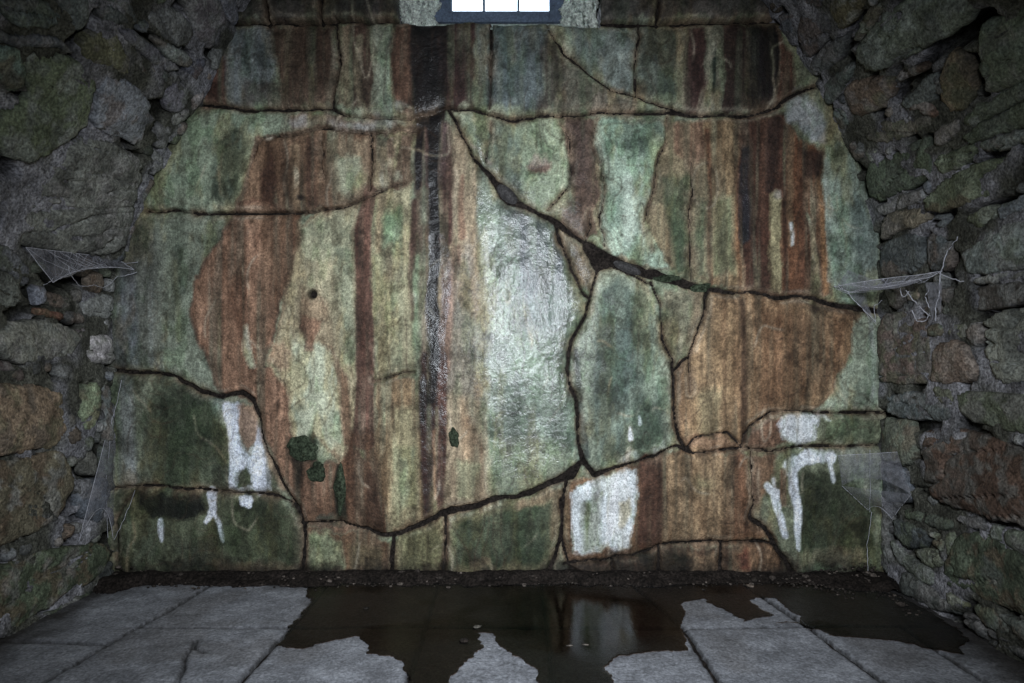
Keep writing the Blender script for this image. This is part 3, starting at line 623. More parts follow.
# ================================================================== WINDOW
GY = 0.42
window = bpy.data.objects.new('window_1', None); C.objects.link(window); window.location = (-0.08, GY, 3.60)
bpy.context.view_layer.update()
tag(window, 'small three-pane window glowing white, set deep in the top of the end wall', 'window', 'structure')
def keep(o):
    o.parent = window; o.matrix_parent_inverse = window.matrix_world.inverted(); return o
def gx(px): return (px - 512) / FPX * (CAMD + GY)
def gz(py): return CAMZ + (365 - py) / FPX * (CAMD + GY)
zt = 4.14
fr = [(gx(434), gx(452.5), gz(24), zt), (gx(549), gx(567), gz(24), zt), (gx(452.5), gx(549), gz(24), gz(13)), (gx(452.5), gx(549), zt - .06, zt)]
for (x0, x1, z0, z1) in fr: keep(box_mesh('window_frame', x0, x1, GY - .03, GY + .03, z0, z1, M_frame, None, 0.006))
for px in (484, 518.3): keep(box_mesh('mullion', gx(px - 1.3), gx(px + 1.3), GY - .02, GY + .02, gz(13), zt - .06, M_frame, None, 0.003))
mg, nt = new_mat('window_glass'); o_ = N(nt, 'ShaderNodeOutputMaterial'); t_ = N(nt, 'ShaderNodeBsdfTransparent'); g_ = N(nt, 'ShaderNodeBsdfGlossy'); mx = N(nt, 'ShaderNodeMixShader')
t_.inputs[0].default_value = (.93, .96, .97, 1); g_.inputs['Roughness'].default_value = .05; mx.inputs[0].default_value = .06
nt.links.new(t_.outputs[0], mx.inputs[1]); nt.links.new(g_.outputs[0], mx.inputs[2]); nt.links.new(mx.outputs[0], o_.inputs[0])
for a, b in ((452.5, 482.7), (485.3, 517), (519.6, 549)): keep(box_mesh('pane', gx(a), gx(b), GY - .003, GY + .003, gz(13), zt - .06, mg, None))
# splayed, chiselled reveals and sloping sill
def reveal(x0, x1, flip, seed):
    a = np.linspace(.04, 1, 46); z = np.linspace(3.44, 4.2, 60); A, Z = np.meshgrid(a, z)
    ch = fbm(A * 9 + Z * 9, Z * 4 - A * 3, seed, 4, .65)
    X = x0 + (x1 - x0) * A; Y = 0.0 + (GY + .02) * A
    d = (ch - .5) * 0.22 * np.minimum(1, 6 * np.minimum(A + .05, 1.05 - A))
    X = X + (d if x1 > x0 else -d)
    n = 46; J, I = np.mgrid[0:59, 0:45]
    f = np.stack([J * n + I, J * n + I + 1, (J + 1) * n + I + 1, (J + 1) * n + I], -1).reshape(-1, 4)
    if flip: f = f[:, ::-1]
    return keep(make_mesh('window_reveal', np.stack([X, Y, Z], -1).reshape(-1, 3), f, M_reveal))
reveal(-.706, gx(440), False, 301); reveal(.556, gx(561), True, 311)
sy = .07
keep(make_mesh('window_sill', [(-.74, sy, 3.475), (.59, sy, 3.475), (.59, GY + .03, gz(21)), (-.74, GY + .03, gz(21)), (-.74, sy, 3.3), (.59, sy, 3.3), (.59, GY + .03, 3.3), (-.74, GY + .03, 3.3)],
     [[0, 1, 2, 3], [4, 7, 6, 5], [0, 4, 5, 1], [1, 5, 6, 2], [2, 6, 7, 3], [3, 7, 4, 0]], M_reveal, smooth_shade=False))
keep(box_mesh('window_head', -.76, .62, 0.02, GY + .1, 4.16, 4.24, M_reveal, None))

# ================================================================== SIDE WALLS AND VAULT
right_px = [
 ((74,54,40),[(919,431),(967,431),(1010,444),(1040,456),(1040,528),(1000,519),(975,512),(938,501),(930,483),(921,460)]),
 ((82,86,68),[(955,392),(1024,394),(1034,398),(1034,434),(993,428),(968,420),(956,409)]),
 ((72,78,76),[(886,395),(914,393),(933,394),(949,405),(951,420),(920,419),(888,414)]),
 ((96,92,78),[(933,386),(951,390),(954,406),(940,401)]),
 ((88,92,74),[(880,419),(911,418),(916,438),(918,453),(911,464),(880,460)]),
 ((76,80,84),[(880,464),(907,469),(911,482),(911,502),(880,500)]),
 ((88,72,62),[(880,314),(925,312),(929,334),(931,370),(929,383),(896,383),(881,381)]),
 ((112,98,84),[(935,345),(946,342),(966,343),(977,362),(977,372),(971,381),(951,384),(933,382),(934,366)]),
 ((84,90,72),[(929,325),(942,323),(944,334),(931,336)]), ((92,94,72),[(946,328),(968,323),(966,339),(949,336)]),
 ((104,104,90),[(988,315),(1034,306),(1034,383),(1000,383),(993,368),(985,350)]),
 ((72,66,58),[(953,292),(1034,280),(1034,300),(988,310),(951,311)]),
 ((128,126,116),[(970,280),(1024,269),(1034,270),(1034,276),(979,284)]),
 ((98,104,96),[(964,253),(997,227),(1040,203),(1040,265),(977,275),(966,262)]),
 ((70,74,72),[(881,246),(909,233),(922,233),(924,268),(881,280)]), ((66,70,68),[(926,234),(951,236),(953,268),(928,272)]),
 ((102,92,72),[(880,224),(891,212),(917,207),(930,214),(922,224),(895,233),(883,241)]),
 ((74,84,64),[(863,168),(897,154),(922,138),(930,142),(931,172),(917,185),(874,202)]),
 ((104,102,98),[(873,209),(922,187),(926,198),(882,217)]),
 ((88,94,70),[(929,196),(953,176),(978,164),(1015,157),(1036,148),(1036,170),(1003,190),(962,206),(932,212)]),
 ((82,88,66),[(936,160),(974,141),(978,152),(962,167),(943,174)]), ((86,94,80),[(978,143),(1020,130),(1034,128),(1034,138),(992,153)]),
 ((98,104,74),[(964,220),(981,208),(995,206),(995,217),(980,227)]), ((116,122,124),[(999,206),(1036,190),(1036,200),(1002,220)]),
 ((86,92,76),[(964,115),(1017,84),(1036,78),(1036,92),(966,131)]), ((88,96,78),[(964,135),(1036,96),(1036,122),(975,143)]),
 ((98,84,62),[(945,55),(964,51),(974,68),(974,92),(966,109),(950,112),(939,98),(941,78)]),
 ((82,90,74),[(983,25),(1007,16),(1036,6),(1036,78),(987,97),(982,62)]),
 ((110,116,104),[(858,46),(887,10),(930,-10),(975,-14),(975,18),(937,42),(884,68),(864,62)]),
 ((88,72,56),[(845,91),(859,79),(891,75),(896,88),(884,109),(856,116)]), ((72,58,46),[(894,74),(922,64),(928,68),(901,82)]),
 ((80,84,78),[(903,102),(930,72),(937,82),(933,102),(908,109)]), ((84,62,48),[(907,111),(922,97),(940,112),(936,118)]),
 ((96,90,76),[(866,140),(873,123),(926,116),(940,122),(891,142)]), ((92,86,76),[(933,130),(958,118),(961,133),(937,147)]),
 ((90,98,88),[(817,91),(843,67),(854,65),(850,81),(828,107)]), ((84,92,82),[(831,112),(843,107),(849,123),(838,133)]),
 ((92,94,96),[(776,19),(793,13),(795,25),(788,40),(780,34)]), ((84,82,82),[(798,11),(823,9),(834,32),(808,60),(799,40)]),
 ((74,74,72),[(806,64),(834,38),(848,36),(840,60),(815,78)]), ((78,72,48),[(829,10),(836,-8),(868,-12),(861,11),(842,32)]), ((88,92,76),[(852,38),(866,14),(880,2),(884,8),(862,42)]),
 ((80,82,84),[(782,-4),(800,-14),(824,-14),(824,4),(796,8)]),
 ((66,74,54),[(944,570),(961,532),(986,535),(1010,548),(1036,564),(1036,622),(1010,609),(986,600),(968,591),(947,584)]),
 ((60,64,62),[(893,519),(923,527),(928,546),(911,549),(897,537)]), ((72,78,64),[(904,510),(921,511),(951,520),(954,526),(942,530),(909,519)]),
 ((106,112,86),[(945,537),(957,532),(955,551),(948,557)]), ((92,96,74),[(930,532),(943,537),(944,553),(933,544)]), ((104,106,84),[(916,550),(935,549),(945,563),(937,568),(918,559)]),
 ((84,88,74),[(889,537),(909,558),(933,570),(935,586),(916,578),(895,560)]), ((88,88,56),[(949,591),(963,600),(966,608),(949,606)]), ((74,78,68),[(972,605),(991,607),(1010,630),(1000,635),(975,617)]),
 ((78,82,72),[(996,613),(1024,623),(1036,632),(1036,650),(1012,630)]), ((90,88,84),[(954,516),(986,518),(987,531),(968,527)]), ((96,100,88),[(990,525),(1001,527),(1003,542),(991,537)]), ((88,94,76),[(1005,530),(1036,532),(1036,558),(1005,546)]),
 ((58,60,54),[(880,505),(889,520),(887,545),(896,566),(880,574)]), ((66,68,62),[(905,570),(935,590),(960,611),(940,612),(900,590)]), ((60,60,56),[(968,612),(1000,638),(1036,656),(1036,662),(990,644),(962,620)]),
]
left_px = [
 ((92,92,82),[(14,178),(50,162),(85,137),(110,142),(139,158),(132,200),(123,244),(106,254),(66,252),(30,246),(10,238),(6,214),(12,188)]),
 ((82,90,62),[(20,54),(57,51),(80,64),(97,84),(90,108),(85,128),(45,154),(20,160),(-10,150),(-10,116),(28,102),(26,76)]),
 ((84,100,88),[(-10,44),(15,49),(23,66),(24,84),(12,90),(-10,82)]), ((86,84,56),[(80,36),(113,30),(127,55),(132,78),(116,74),(102,67),(82,58)]),
 ((108,110,112),[(107,75),(130,84),(148,100),(149,122),(140,147),(112,134),(92,126),(97,94)]),
 ((80,88,84),[(-10,-2),(44,0),(62,22),(42,30),(10,22)]), ((70,74,76),[(-10,28),(20,35),(60,38),(78,55),(60,47),(20,46),(-10,38)]), ((78,84,80),[(50,-10),(85,-10),(92,15),(80,30),(66,22)]), ((74,78,74),[(95,2),(125,-6),(140,22),(120,24),(100,20)]),
 ((92,90,94),[(118,30),(131,30),(173,62),(182,70),(167,73),(144,56)]), ((96,100,92),[(150,36),(173,45),(192,60),(186,66),(170,58)]), ((84,84,80),[(146,13),(175,6),(194,32),(180,46),(161,33)]),
 ((90,84,84),[(179,-10),(209,-10),(228,15),(223,32),(209,50),(196,38),(190,22)]), ((104,104,112),[(215,-10),(234,-10),(238,15),(231,26)]),
 ((80,80,88),[(184,64),(205,56),(199,78),(190,84)]), ((98,94,98),[(161,91),(175,82),(189,88),(186,106),(169,114)]), ((126,118,112),[(191,98),(203,89),(208,99),(193,112)]), ((104,102,94),[(170,117),(186,108),(190,116),(175,127)]),
 ((54,54,46),[(129,53),(142,63),(156,84),(148,82),(133,69)]), ((74,78,72),[(146,66),(170,74),(174,80),(160,88)]),
 ((104,102,98),[(154,151),(163,154),(163,168),(151,176)]), ((128,124,114),[(139,211),(147,205),(154,211),(147,226)]), ((88,88,80),[(151,179),(158,183),(151,203),(142,205)]), ((92,90,86),[(158,124),(172,129),(166,149),(155,148)]), ((96,94,90),[(132,228),(146,230),(136,250),(126,252)]),
 ((84,86,76),[(-10,270),(15,276),(21,294),(19,306),(-10,306)]), ((78,78,78),[(-10,243),(10,249),(31,270),(28,286),(11,272),(-10,266)]),
 ((96,98,104),[(34,287),(46,288),(48,304),(36,305)]), ((80,76,68),[(50,293),(72,298),(80,290),(83,299),(70,308),(50,305)]), ((104,104,96),[(84,299),(112,293),(113,318),(83,316)]),
 ((104,66,48),[(38,309),(63,313),(63,319),(38,315)]), ((104,102,88),[(15,320),(49,322),(76,331),(80,343),(70,356),(38,362),(11,360),(-10,352),(-10,336)]),
 ((150,142,138),[(88,334),(110,336),(111,364),(88,362)]), ((78,66,62),[(-10,356),(17,366),(15,371),(-10,368)]),
 ((118,96,70),[(-10,384),(32,385),(63,389),(67,408),(67,435),(53,446),(30,450),(-10,455)]), ((98,108,76),[(80,385),(97,383),(101,408),(95,431),(82,429)]),
 ((88,80,58),[(-10,464),(20,459),(46,452),(60,452),(70,466),(74,485),(66,503),(57,520),(22,537),(-10,550)]),
 ((80,78,68),[(80,454),(95,452),(96,473),(81,474)]), ((72,76,80),[(77,480),(106,478),(106,500),(100,522),(77,516)]), ((98,102,96),[(103,384),(112,384),(112,440),(104,440)]), ((84,88,82),[(103,446),(112,446),(112,474),(103,474)]),
 ((62,70,48),[(-10,570),(46,550),(103,543),(110,554),(99,578),(66,594),(44,610),(29,623),(-10,648)]), ((48,50,46),[(99,568),(112,560),(113,580),(104,592)]), ((54,58,50),[(40,618),(70,600),(92,590),(86,602),(50,622)]),
]
HS = 0.011
SIDE_K = 2.3
def chaikin(p):
    out = []
    for i in range(len(p)):
        a, b = np.array(p[i]), np.array(p[(i + 1) % len(p)])
        out += [a * .82 + b * .18, a * .18 + b * .82]
    return out
def densify(p, step=0.025):
    out = []
    for i in range(len(p)):
        a, b = np.array(p[i], float), np.array(p[(i + 1) % len(p)], float)
        n = max(1, int(np.hypot(*(b - a)) / step))
        out += [a + (b - a) * k / n for k in range(n)]
    return out

wl = {}
all_polys = []
def side_poly(pts): return [(max(s, 0.004), t) for s, t in (to_st(*p) for p in pts)]
def build_stone(poly, rgb, parent, step, seed, proud=None):
    p = np.array(densify(chaikin(poly)))
    p[:, 0] = np.maximum(p[:, 0], 0.002)
    s0, s1, t0, t1 = p[:, 0].min() - 3 * step, p[:, 0].max() + 3 * step, p[:, 1].min() - 3 * step, p[:, 1].max() + 3 * step
    sg = np.arange(s0, s1 + step, step); tg = np.arange(t0, t1 + step, step)
    Sg, Tg = np.meshgrid(sg, tg)
    Sw = Sg + .014 * (fbm(Sg / .07 + seed, Tg / .07, 401, 3) - .5) * 2; Tw = Tg + .014 * (fbm(Sg / .07, Tg / .07 + seed, 411, 3) - .5) * 2
    sd = sd_poly([tuple(q) for q in p], Sw, Tw)
    sd = sd + .008
    ins = sd > 0
    if ins.sum() < 4: return
    r = random.Random(seed)
    size = math.sqrt(max(1e-4, ins.sum() * step * step))
    pr = proud if proud is not None else r.uniform(.008, .034) * min(1.0, .35 + size * 2.2)
    rad = min(.045, .12 * size + .006)
    sc_, tc_ = sg.mean(), tg.mean()
    Hh = pr * (1 - np.exp(-np.maximum(sd, 0) / rad)) + r.uniform(-.07, .07) * (Sg - sc_) + r.uniform(-.09, .09) * (Tg - tc_)
    Hh += .040 * min(1, size * 3) * (fbm(Sg / .17 + seed, Tg / .15, 421, 3) - .5) + .016 * (fbm(Sg / .045 + seed, Tg / .04, 431, 3) - .5)
    sl = r.uniform(-.35, .35)
    Hh += .022 * min(1, size * 3) * np.abs(fbm((Sg + seed) / .30, (Tg + sl * Sg) / .055, 441, 3) - .5) * r.choice([.5, 1, 2])
    Hh -= .035 * np.exp(-((fbm((Sg + seed) / .55, (Tg + sl * Sg) / .11, 446, 2) - .5) / .014) ** 2) * r.choice([.3, .7, 1])
    base = lin(rgb)
    a = fbm(Sg / .11 + seed, Tg / .11, 451, 4, .6)[..., None]; b = fbm(Sg / .06, Tg / .06 + seed, 461, 4, .6)[..., None]
    base = np.minimum(base * SIDE_K * np.array([.97, 1.0, 1.08]), .7)
    g = base @ np.array([.3, .6, .1]); base = g + (base - g) * .72
    col = base * (.40 + 1.2 * a)
    m1 = .5 * smooth(.46, .62, b); m2 = .45 * smooth(.52, .64, fbm(Sg / .14, Tg / .14 + seed, 466, 4, .6)[..., None])
    k1, k2 = r.sample([(70,78,52), (104,100,98), (88,66,48), (58,58,54), (116,118,116), (84,88,84)], 2)
    col = col * (1 - m1) + (.3 * lin(k1).mean() + .7 * lin(k1)) * SIDE_K * m1
    col = col * (1 - m2) + (.3 * lin(k2).mean() + .7 * lin(k2)) * SIDE_K * m2
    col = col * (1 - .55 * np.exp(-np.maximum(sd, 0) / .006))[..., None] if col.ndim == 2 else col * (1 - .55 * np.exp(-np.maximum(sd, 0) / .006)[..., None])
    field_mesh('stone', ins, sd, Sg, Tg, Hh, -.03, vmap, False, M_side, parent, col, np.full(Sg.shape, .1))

# bed of the walls and the vault (rough mortar); near the end wall finer
def bed(name, ta, tb):
    s = np.r_[np.arange(-0.05, 1.5, .016), np.arange(1.5, 2.5, .05), np.arange(2.5, 6.01, .25)]
    t = np.linspace(ta, tb, int((tb - ta) / .016))
    Sg, Tg = np.meshgrid(s, t)
    Hh = .000 + .030 * (fbm(Sg / .07, Tg / .07, 471, 4, .6) - .5) + .02 * (fbm(Sg / .3, Tg / .3, 481, 2) - .5)
    # open joints: deep gaps where the mortar has fallen out, their shade darkened into the colour
    hole = smooth(.56, .66, fbm(Sg / .13, Tg / .10, 491, 3))
    for (px_, py_, rs_, rt_, dp) in [(72, 272, .20, .085, .22), (100, 276, .14, .07, .2), (950, 38, .13, .05, .18), (968, 30, .12, .045, .16), (992, 209, .16, .03, .15), (940, 216, .10, .035, .15), (846, 60, .06, .05, .12)]:
        s_, t_ = to_st(px_, py_); g_ = np.exp(-(((Sg - s_) / rs_) ** 2 + ((Tg - t_) / rt_) ** 2) ** 2); Hh -= dp * g_; hole = np.maximum(hole, g_)
    Hh -= .06 * hole
    ny, nx = Sg.shape
    J, I = np.mgrid[0:ny - 1, 0:nx - 1]
    f = np.stack([J * nx + I, J * nx + I + 1, (J + 1) * nx + I + 1, (J + 1) * nx + I], -1).reshape(-1, 4)
    a = fbm(Sg / .08, Tg / .08, 501, 4, .6)[..., None]; b = smooth(.4, .62, fbm(Sg / .25, Tg / .25, 511, 3))[..., None]
    col = (lin((150,149,154)) * (1 - b) + lin((92,92,84)) * b) * (.35 + 1.2 * a) * (1 - .75 * hole[..., None])
    return make_mesh(name, vmap(Sg, Tg, Hh).reshape(-1, 3), f, M_mort, None, col.reshape(-1, 3))
wl['L'] = tag(bed('wall_left', 0, T_SPRING_L), 'dark rubble stone wall on the left with a wide brown block and grey mortar', 'wall', 'structure')
wl['C'] = tag(bed('ceiling', T_SPRING_L, T_SPRING_R), 'dark rubble stone barrel vault curving overhead', 'ceiling', 'structure')
wl['R'] = tag(bed('wall_right', T_SPRING_R, TT), 'dark rubble stone wall on the right with a large brown square block', 'wall', 'structure')
def owner(t): return wl['L'] if t < T_SPRING_L else (wl['R'] if t > T_SPRING_R else wl['C'])

seed = 1000
for rgb, pts in left_px + right_px:
    poly = side_poly(pts); seed += 1
    c = np.mean(poly, axis=0)
    all_polys.append(np.array(poly))
    build_stone(poly, rgb, owner(c[1]), HS, seed)

def free_dist(s, t):
    d = 9.0
    P = np.array([[s]]), np.array([[t]])
    for q in all_polys:
        if q[:, 0].min() - .2 < s < q[:, 0].max() + .2 and q[:, 1].min() - .2 < t < q[:, 1].max() + .2:
            d = min(d, -float(sd_poly([tuple(a) for a in q], *P)[0, 0]))
    return d
def blob(s, t, rs, rt, r):
    n = r.randint(4, 6); a0 = r.uniform(0, 6)
    return [(s + rs * math.cos(a0 + 6.283 * k / n) * r.uniform(.8, 1.15), t + rt * math.sin(a0 + 6.283 * k / n) * r.uniform(.8, 1.15)) for k in range(n)]
# chinking stones wedged into the joints
r = random.Random(5)
SM = {'L': 1.05, 'R': 1.3}
cnt = 0
for side, (ta, tb) in {'L': (0.02, 3.75), 'R': (TT - 3.75, TT - .02)}.items():
    for k in range(420):
        s, t = r.uniform(.02, SM[side]), r.uniform(ta, tb)
        d = free_dist(s, t)
        if d < .034: continue
        rr = min(d * .95, .11)
        q = blob(s, t, rr * r.uniform(.9, 1.2), rr * r.uniform(.75, 1.0), r)
        q = [(max(a, .004), b) for a, b in q]
        all_polys.append(np.array(q)); cnt += 1
        g = r.uniform(.75, 1.15)
        base = r.choice([(92,92,86), (80,84,66), (98,90,80), (76,78,80), (106,104,98), (84,72,58)])
        build_stone(q, tuple(min(255, x * g) for x in base), owner(t), .014, 3000 + k + (500 if side == 'R' else 0), proud=r.uniform(.006, .03))
# courses outside the picture, nearer the camera
for side, (ta, tb) in {'L': (0.03, 4.3), 'R': (TT - 4.3, TT - .03)}.items():
    t = ta
    while t < tb:
        hgt = r.uniform(.17, .32); s = SM[side] - .15 + r.uniform(0, .2)
        while s < 2.5:
            wd = r.uniform(.25, .55)
            q = [(s + r.uniform(0, .03), t + r.uniform(0, .02)), (s + wd * .5, t + r.uniform(-.01, .02)), (s + wd - r.uniform(.02, .04), t + r.uniform(0, .03)), (s + wd - r.uniform(.02, .04), t + hgt - r.uniform(.02, .05)), (s + wd * .5, t + hgt - r.uniform(.01, .04)), (s + r.uniform(0, .03), t + hgt - r.uniform(.02, .05))]
            if min(free_dist(a, b) for a, b in q + [(s + wd / 2, t + hgt / 2)]) > .005:
                build_stone(q, r.choice([(92,92,82), (82,88,66), (98,88,74), (84,86,84)]), owner(t), .025, int(s * 1000 + t * 777))
            s += wd
        t += hgt
# the vault's closed far end, behind the camera
wall_rear = box_mesh('wall_rear', -3.0, 3.0, -6.2, -5.95, -.1, 4.9, M_plain, None)
tag(wall_rear, 'plain dark stone wall closing the vault behind the viewer', 'wall', 'structure')

# ================================================================== FLOOR
def fp(px, py):
    Ld = FPX * CAMZ / (py - 365.0)
    return ((px - 512) / FPX * Ld, CAMD - Ld)                 # X, distance from end wall
FS = 0.0085
FX, FD = np.meshgrid(np.arange(-2.62, 2.45, FS), np.arange(-.03, 1.80, FS))
fw = .006 * (fbm(FX / .05, FD / .05, 601, 3) - .5) * 2; fv = .006 * (fbm(FX / .05, FD / .05, 611, 3) - .5) * 2
def fl(*pts, w=.014): return [(*fp(*p), w) for p in pts]
fjoints = [
 [(-2.7,.90,.014),(-1.95,.93,.012)], [(-1.95,.74,.012),(-.44,.735,.014),(.18,.74,.012),(.87,.745,.014),(1.53,.73,.014),(2.5,.72,.012)],
 [(-1.83,-.05,.012),(-1.88,.5,.012),(-1.95,.95,.012),(-2.0,1.5,.012)],
 [(-1.13,-.05,.012),(-1.13,.74,.012),(-1.16,1.5,.014)], [(-.45,-.05,.01),(-.443,.74,.014),(-.44,1.5,.014)], [(.18,-.05,.01),(.18,.74,.012),(.17,1.5,.012)],
 [(.70,-.05,.01),(.875,.745,.014),(.875,1.5,.014)], [(1.40,-.05,.012),(1.52,.73,.016),(1.59,1.5,.018)], [(2.0,.72,.012),(2.02,1.5,.012)],
 fl((195,640),(186,655),(184,668),(178,683), w=.006), fl((205,652),(195,648),(196,640), w=.005),
 [(-2.7,1.5,.014),(2.5,1.49,.014)],
]
sd_f = np.full(FX.shape, .2)
for ch in fjoints: sd_f = np.minimum(sd_f, -sd_chain([(x, y, w_ * 1.3) for x, y, w_ in ch], FX + fw, FD + fv, .2))
sd_f = np.minimum(sd_f, .0 + 1.78 - FD)
flab, nf = components(sd_f > 0); fsz = np.bincount(flab.ravel())
FH = .010 * (fbm(FX / .25, FD / .25, 621, 3) - .5) + .005 * (fbm(FX / .04, FD / .04, 631, 3) - .5) - .008 * np.exp(-np.maximum(sd_f, 0) / .008)
for k in range(1, nf + 1):
    m_ = flab == k
    FH[m_] += RNG.uniform(-.003, .002)
fa = fbm(FX / .12, FD / .12, 641, 5, .6); fb = fbm(FX / .35, FD / .35, 651, 3)
FC = lin((134,136,142)) * (.50 + 1.0 * fa)[..., None]
FC = FC * (1 - .5 * smooth(.5, .7, fb))[..., None] + lin((104,102,102)) * (.5 * smooth(.5, .7, fb))[..., None]
edge_dirt = np.clip(smooth(.16, .0, FD + .10 * (fa - .5)) + smooth(.30, .0, FX + 2.5 + .15 * (fa - .5)) + smooth(.30, .0, 2.3 - FX + .15 * (fa - .5)), 0, 1)
FC = FC * (1 - .85 * edge_dirt)[..., None] + lin(DIRT) * (.85 * edge_dirt)[..., None]
jd = .9 * np.exp(-np.maximum(sd_f, 0) / .009); FC = FC * (1 - jd)[..., None] + lin((40,38,36)) * jd[..., None]
def fmap(x, d, h): return np.stack([x, -d, h], -1)
floor = box_mesh('floor', -2.75, 2.6, -6.1, 0.06, -.2, -.022, M_dirt_shade, None)
tag(floor, 'grey stone flag floor, dry in front and wet along the end wall', 'floor', 'structure')
for k in range(1, nf + 1):
    if fsz[k] < 80: continue
    m_ = flab == k
    j, i = np.nonzero(m_); S = np.s_[max(j.min() - 2, 0):j.max() + 3, max(i.min() - 2, 0):i.max() + 3]
    oth = (flab != k) & (flab > 0) & (fsz[flab] >= 80)
    field_mesh('flagstone', m_[S], sd_f[S], FX[S], FD[S], FH[S], -.03, fmap, True, M_flag, floor, FC[S], np.full(FX[S].shape, .1), other=oth[S])
M_flag2 = stone_material('grey_flagstone_plain', attr=False, base=tuple(lin((108,108,112))), bump=.5, rough=.8, mottle=.5, spec=.3)
for jr in range(6):
    x = -2.6 + (.3 if jr % 2 else 0)
    while x < 2.3:
        box_mesh('flagstone', x + .006, x + .67, -(1.79 + .72 * jr + .70), -(1.79 + .72 * jr), -.03, .0, M_flag2, floor, .006); x += .68

# ------------------------------------------------------------------ standing water
pud_main = [(300,579),(306,588),(311,600),(300,618),(288,632),(276,646),(300,649),(340,641),(362,637),(367,653),(392,656),(404,661),(408,690),(448,690),(456,672),(470,660),(482,646),(476,634),(490,633),(499,648),(512,655),(524,661),(538,668),(542,690),(618,690),(608,672),(610,657),(640,653),(684,650),(683,628),(683,604),(706,601),(724,611),(742,620),(752,625),(800,625),(839,638),(870,640),(897,643),(930,648),(963,654),(968,638),(945,620),(915,603),(884,590),(870,579)]
dry = [(690,627),(684,604),(706,600),(722,612),(746,622),(772,616),(752,602),(752,597),(776,599),(790,610),(802,624)]
pm = [fp(*p) for p in pud_main]; dr = [fp(*p) for p in dry]
pwx = FX + .09 * (fbm(FX / .13, FD / .10, 661, 5, .65) - .5); pwd = FD + .09 * (fbm(FX / .13, FD / .10, 671, 5, .65) - .5)
sdp = np.minimum(sd_poly(pm, pwx, pwd), -sd_poly(dr, pwx, pwd))
sdp = np.minimum(sdp, 1.76 - FD)
mw, nt = new_mat('brown_puddle_water'); o_ = N(nt, 'ShaderNodeOutputMaterial'); tr = N(nt, 'ShaderNodeBsdfTransparent'); gl = N(nt, 'ShaderNodeBsdfGlossy'); mx = N(nt, 'ShaderNodeMixShader'); fr_ = N(nt, 'ShaderNodeFresnel')
tr.inputs[0].default_value = (.60, .49, .41, 1); fr_.inputs[0].default_value = 1.31
at = N(nt, 'ShaderNodeAttribute', attribute_name='wet'); mr = N(nt, 'ShaderNodeMapRange'); mr.inputs[3].default_value = .42; mr.inputs[4].default_value = .07
nt.links.new(at.outputs['Fac'], mr.inputs[0]); nt.links.new(mr.outputs[0], gl.inputs['Roughness'])
tn = N(nt, 'ShaderNodeTexNoise'); tn.inputs['Scale'].default_value = 60; bp = N(nt, 'ShaderNodeBump'); bp.inputs['Strength'].default_value = .12; bp.inputs['Distance'].default_value = .004
tcn = N(nt, 'ShaderNodeTexCoord'); nt.links.new(tcn.outputs['Object'], tn.inputs['Vector']); nt.links.new(tn.outputs['Fac'], bp.inputs['Height']); nt.links.new(bp.outputs[0], gl.inputs['Normal'])
nt.links.new(fr_.outputs[0], mx.inputs[0]); nt.links.new(tr.outputs[0], mx.inputs[1]); nt.links.new(gl.outputs[0], mx.inputs[2]); nt.links.new(mx.outputs[0], o_.inputs[0])
deep = np.clip(1.25 * np.exp(-(((FX - .40) / .42) ** 2 + ((FD - .62) / .42) ** 2) ** 2) + .35 * smooth(.5, .65, fbm(FX / .3, FD / .2, 681, 3)), 0, 1)
pud = field_mesh('puddle', sdp > 0, sdp, FX, FD, np.full(FX.shape, .0065), .0045, fmap, True, mw, None, np.ones(FX.shape + (3,)), deep)
tag(pud, 'shallow brown puddle spread over the flagstones at the foot of the end wall', 'puddle')

# ------------------------------------------------------------------ dirt bank and crumbs along the foot of the wall
dx = np.arange(-2.48, 2.32, .012); dd = np.arange(-.03, .26, .012); DX, DD = np.meshgrid(dx, dd)
nn = fbm(DX / .09, DD / .06, 701, 4, .6)
wid = .05 + .07 * fbm(DX / .3, DX * 0, 711, 2) + .12 * smooth(1.75, 2.25, DX) + .10 * smooth(-2.2, -2.45, DX)
sdd = wid * 1.25 * (.6 + .8 * nn) - DD
DHt = np.clip(sdd, 0, .09) * .55 + .028 * (nn - .5) + .006
bank = field_mesh('dirt_bank', sdd > 0, sdd, DX, DD, np.maximum(DHt, .002), .001, fmap, True, M_dirt_shade, None, None)
tag(bank, 'black damp dirt piled along the foot of the end wall', 'dirt', 'stuff')
rr = random.Random(3)
vs, fs, cs = [], [], []
ico = [(0,0,1),(.894,0,.447),(.276,.851,.447),(-.724,.526,.447),(-.724,-.526,.447),(.276,-.851,.447),(.724,.526,-.447),(-.276,.851,-.447),(-.894,0,-.447),(-.276,-.851,-.447),(.724,-.526,-.447),(0,0,-1)]
icf = [(0,1,2),(0,2,3),(0,3,4),(0,4,5),(0,5,1),(1,6,2),(2,7,3),(3,8,4),(4,9,5),(5,10,1),(6,7,2),(7,8,3),(8,9,4),(9,10,5),(10,6,1),(11,7,6),(11,8,7),(11,9,8),(11,10,9),(11,6,10)]
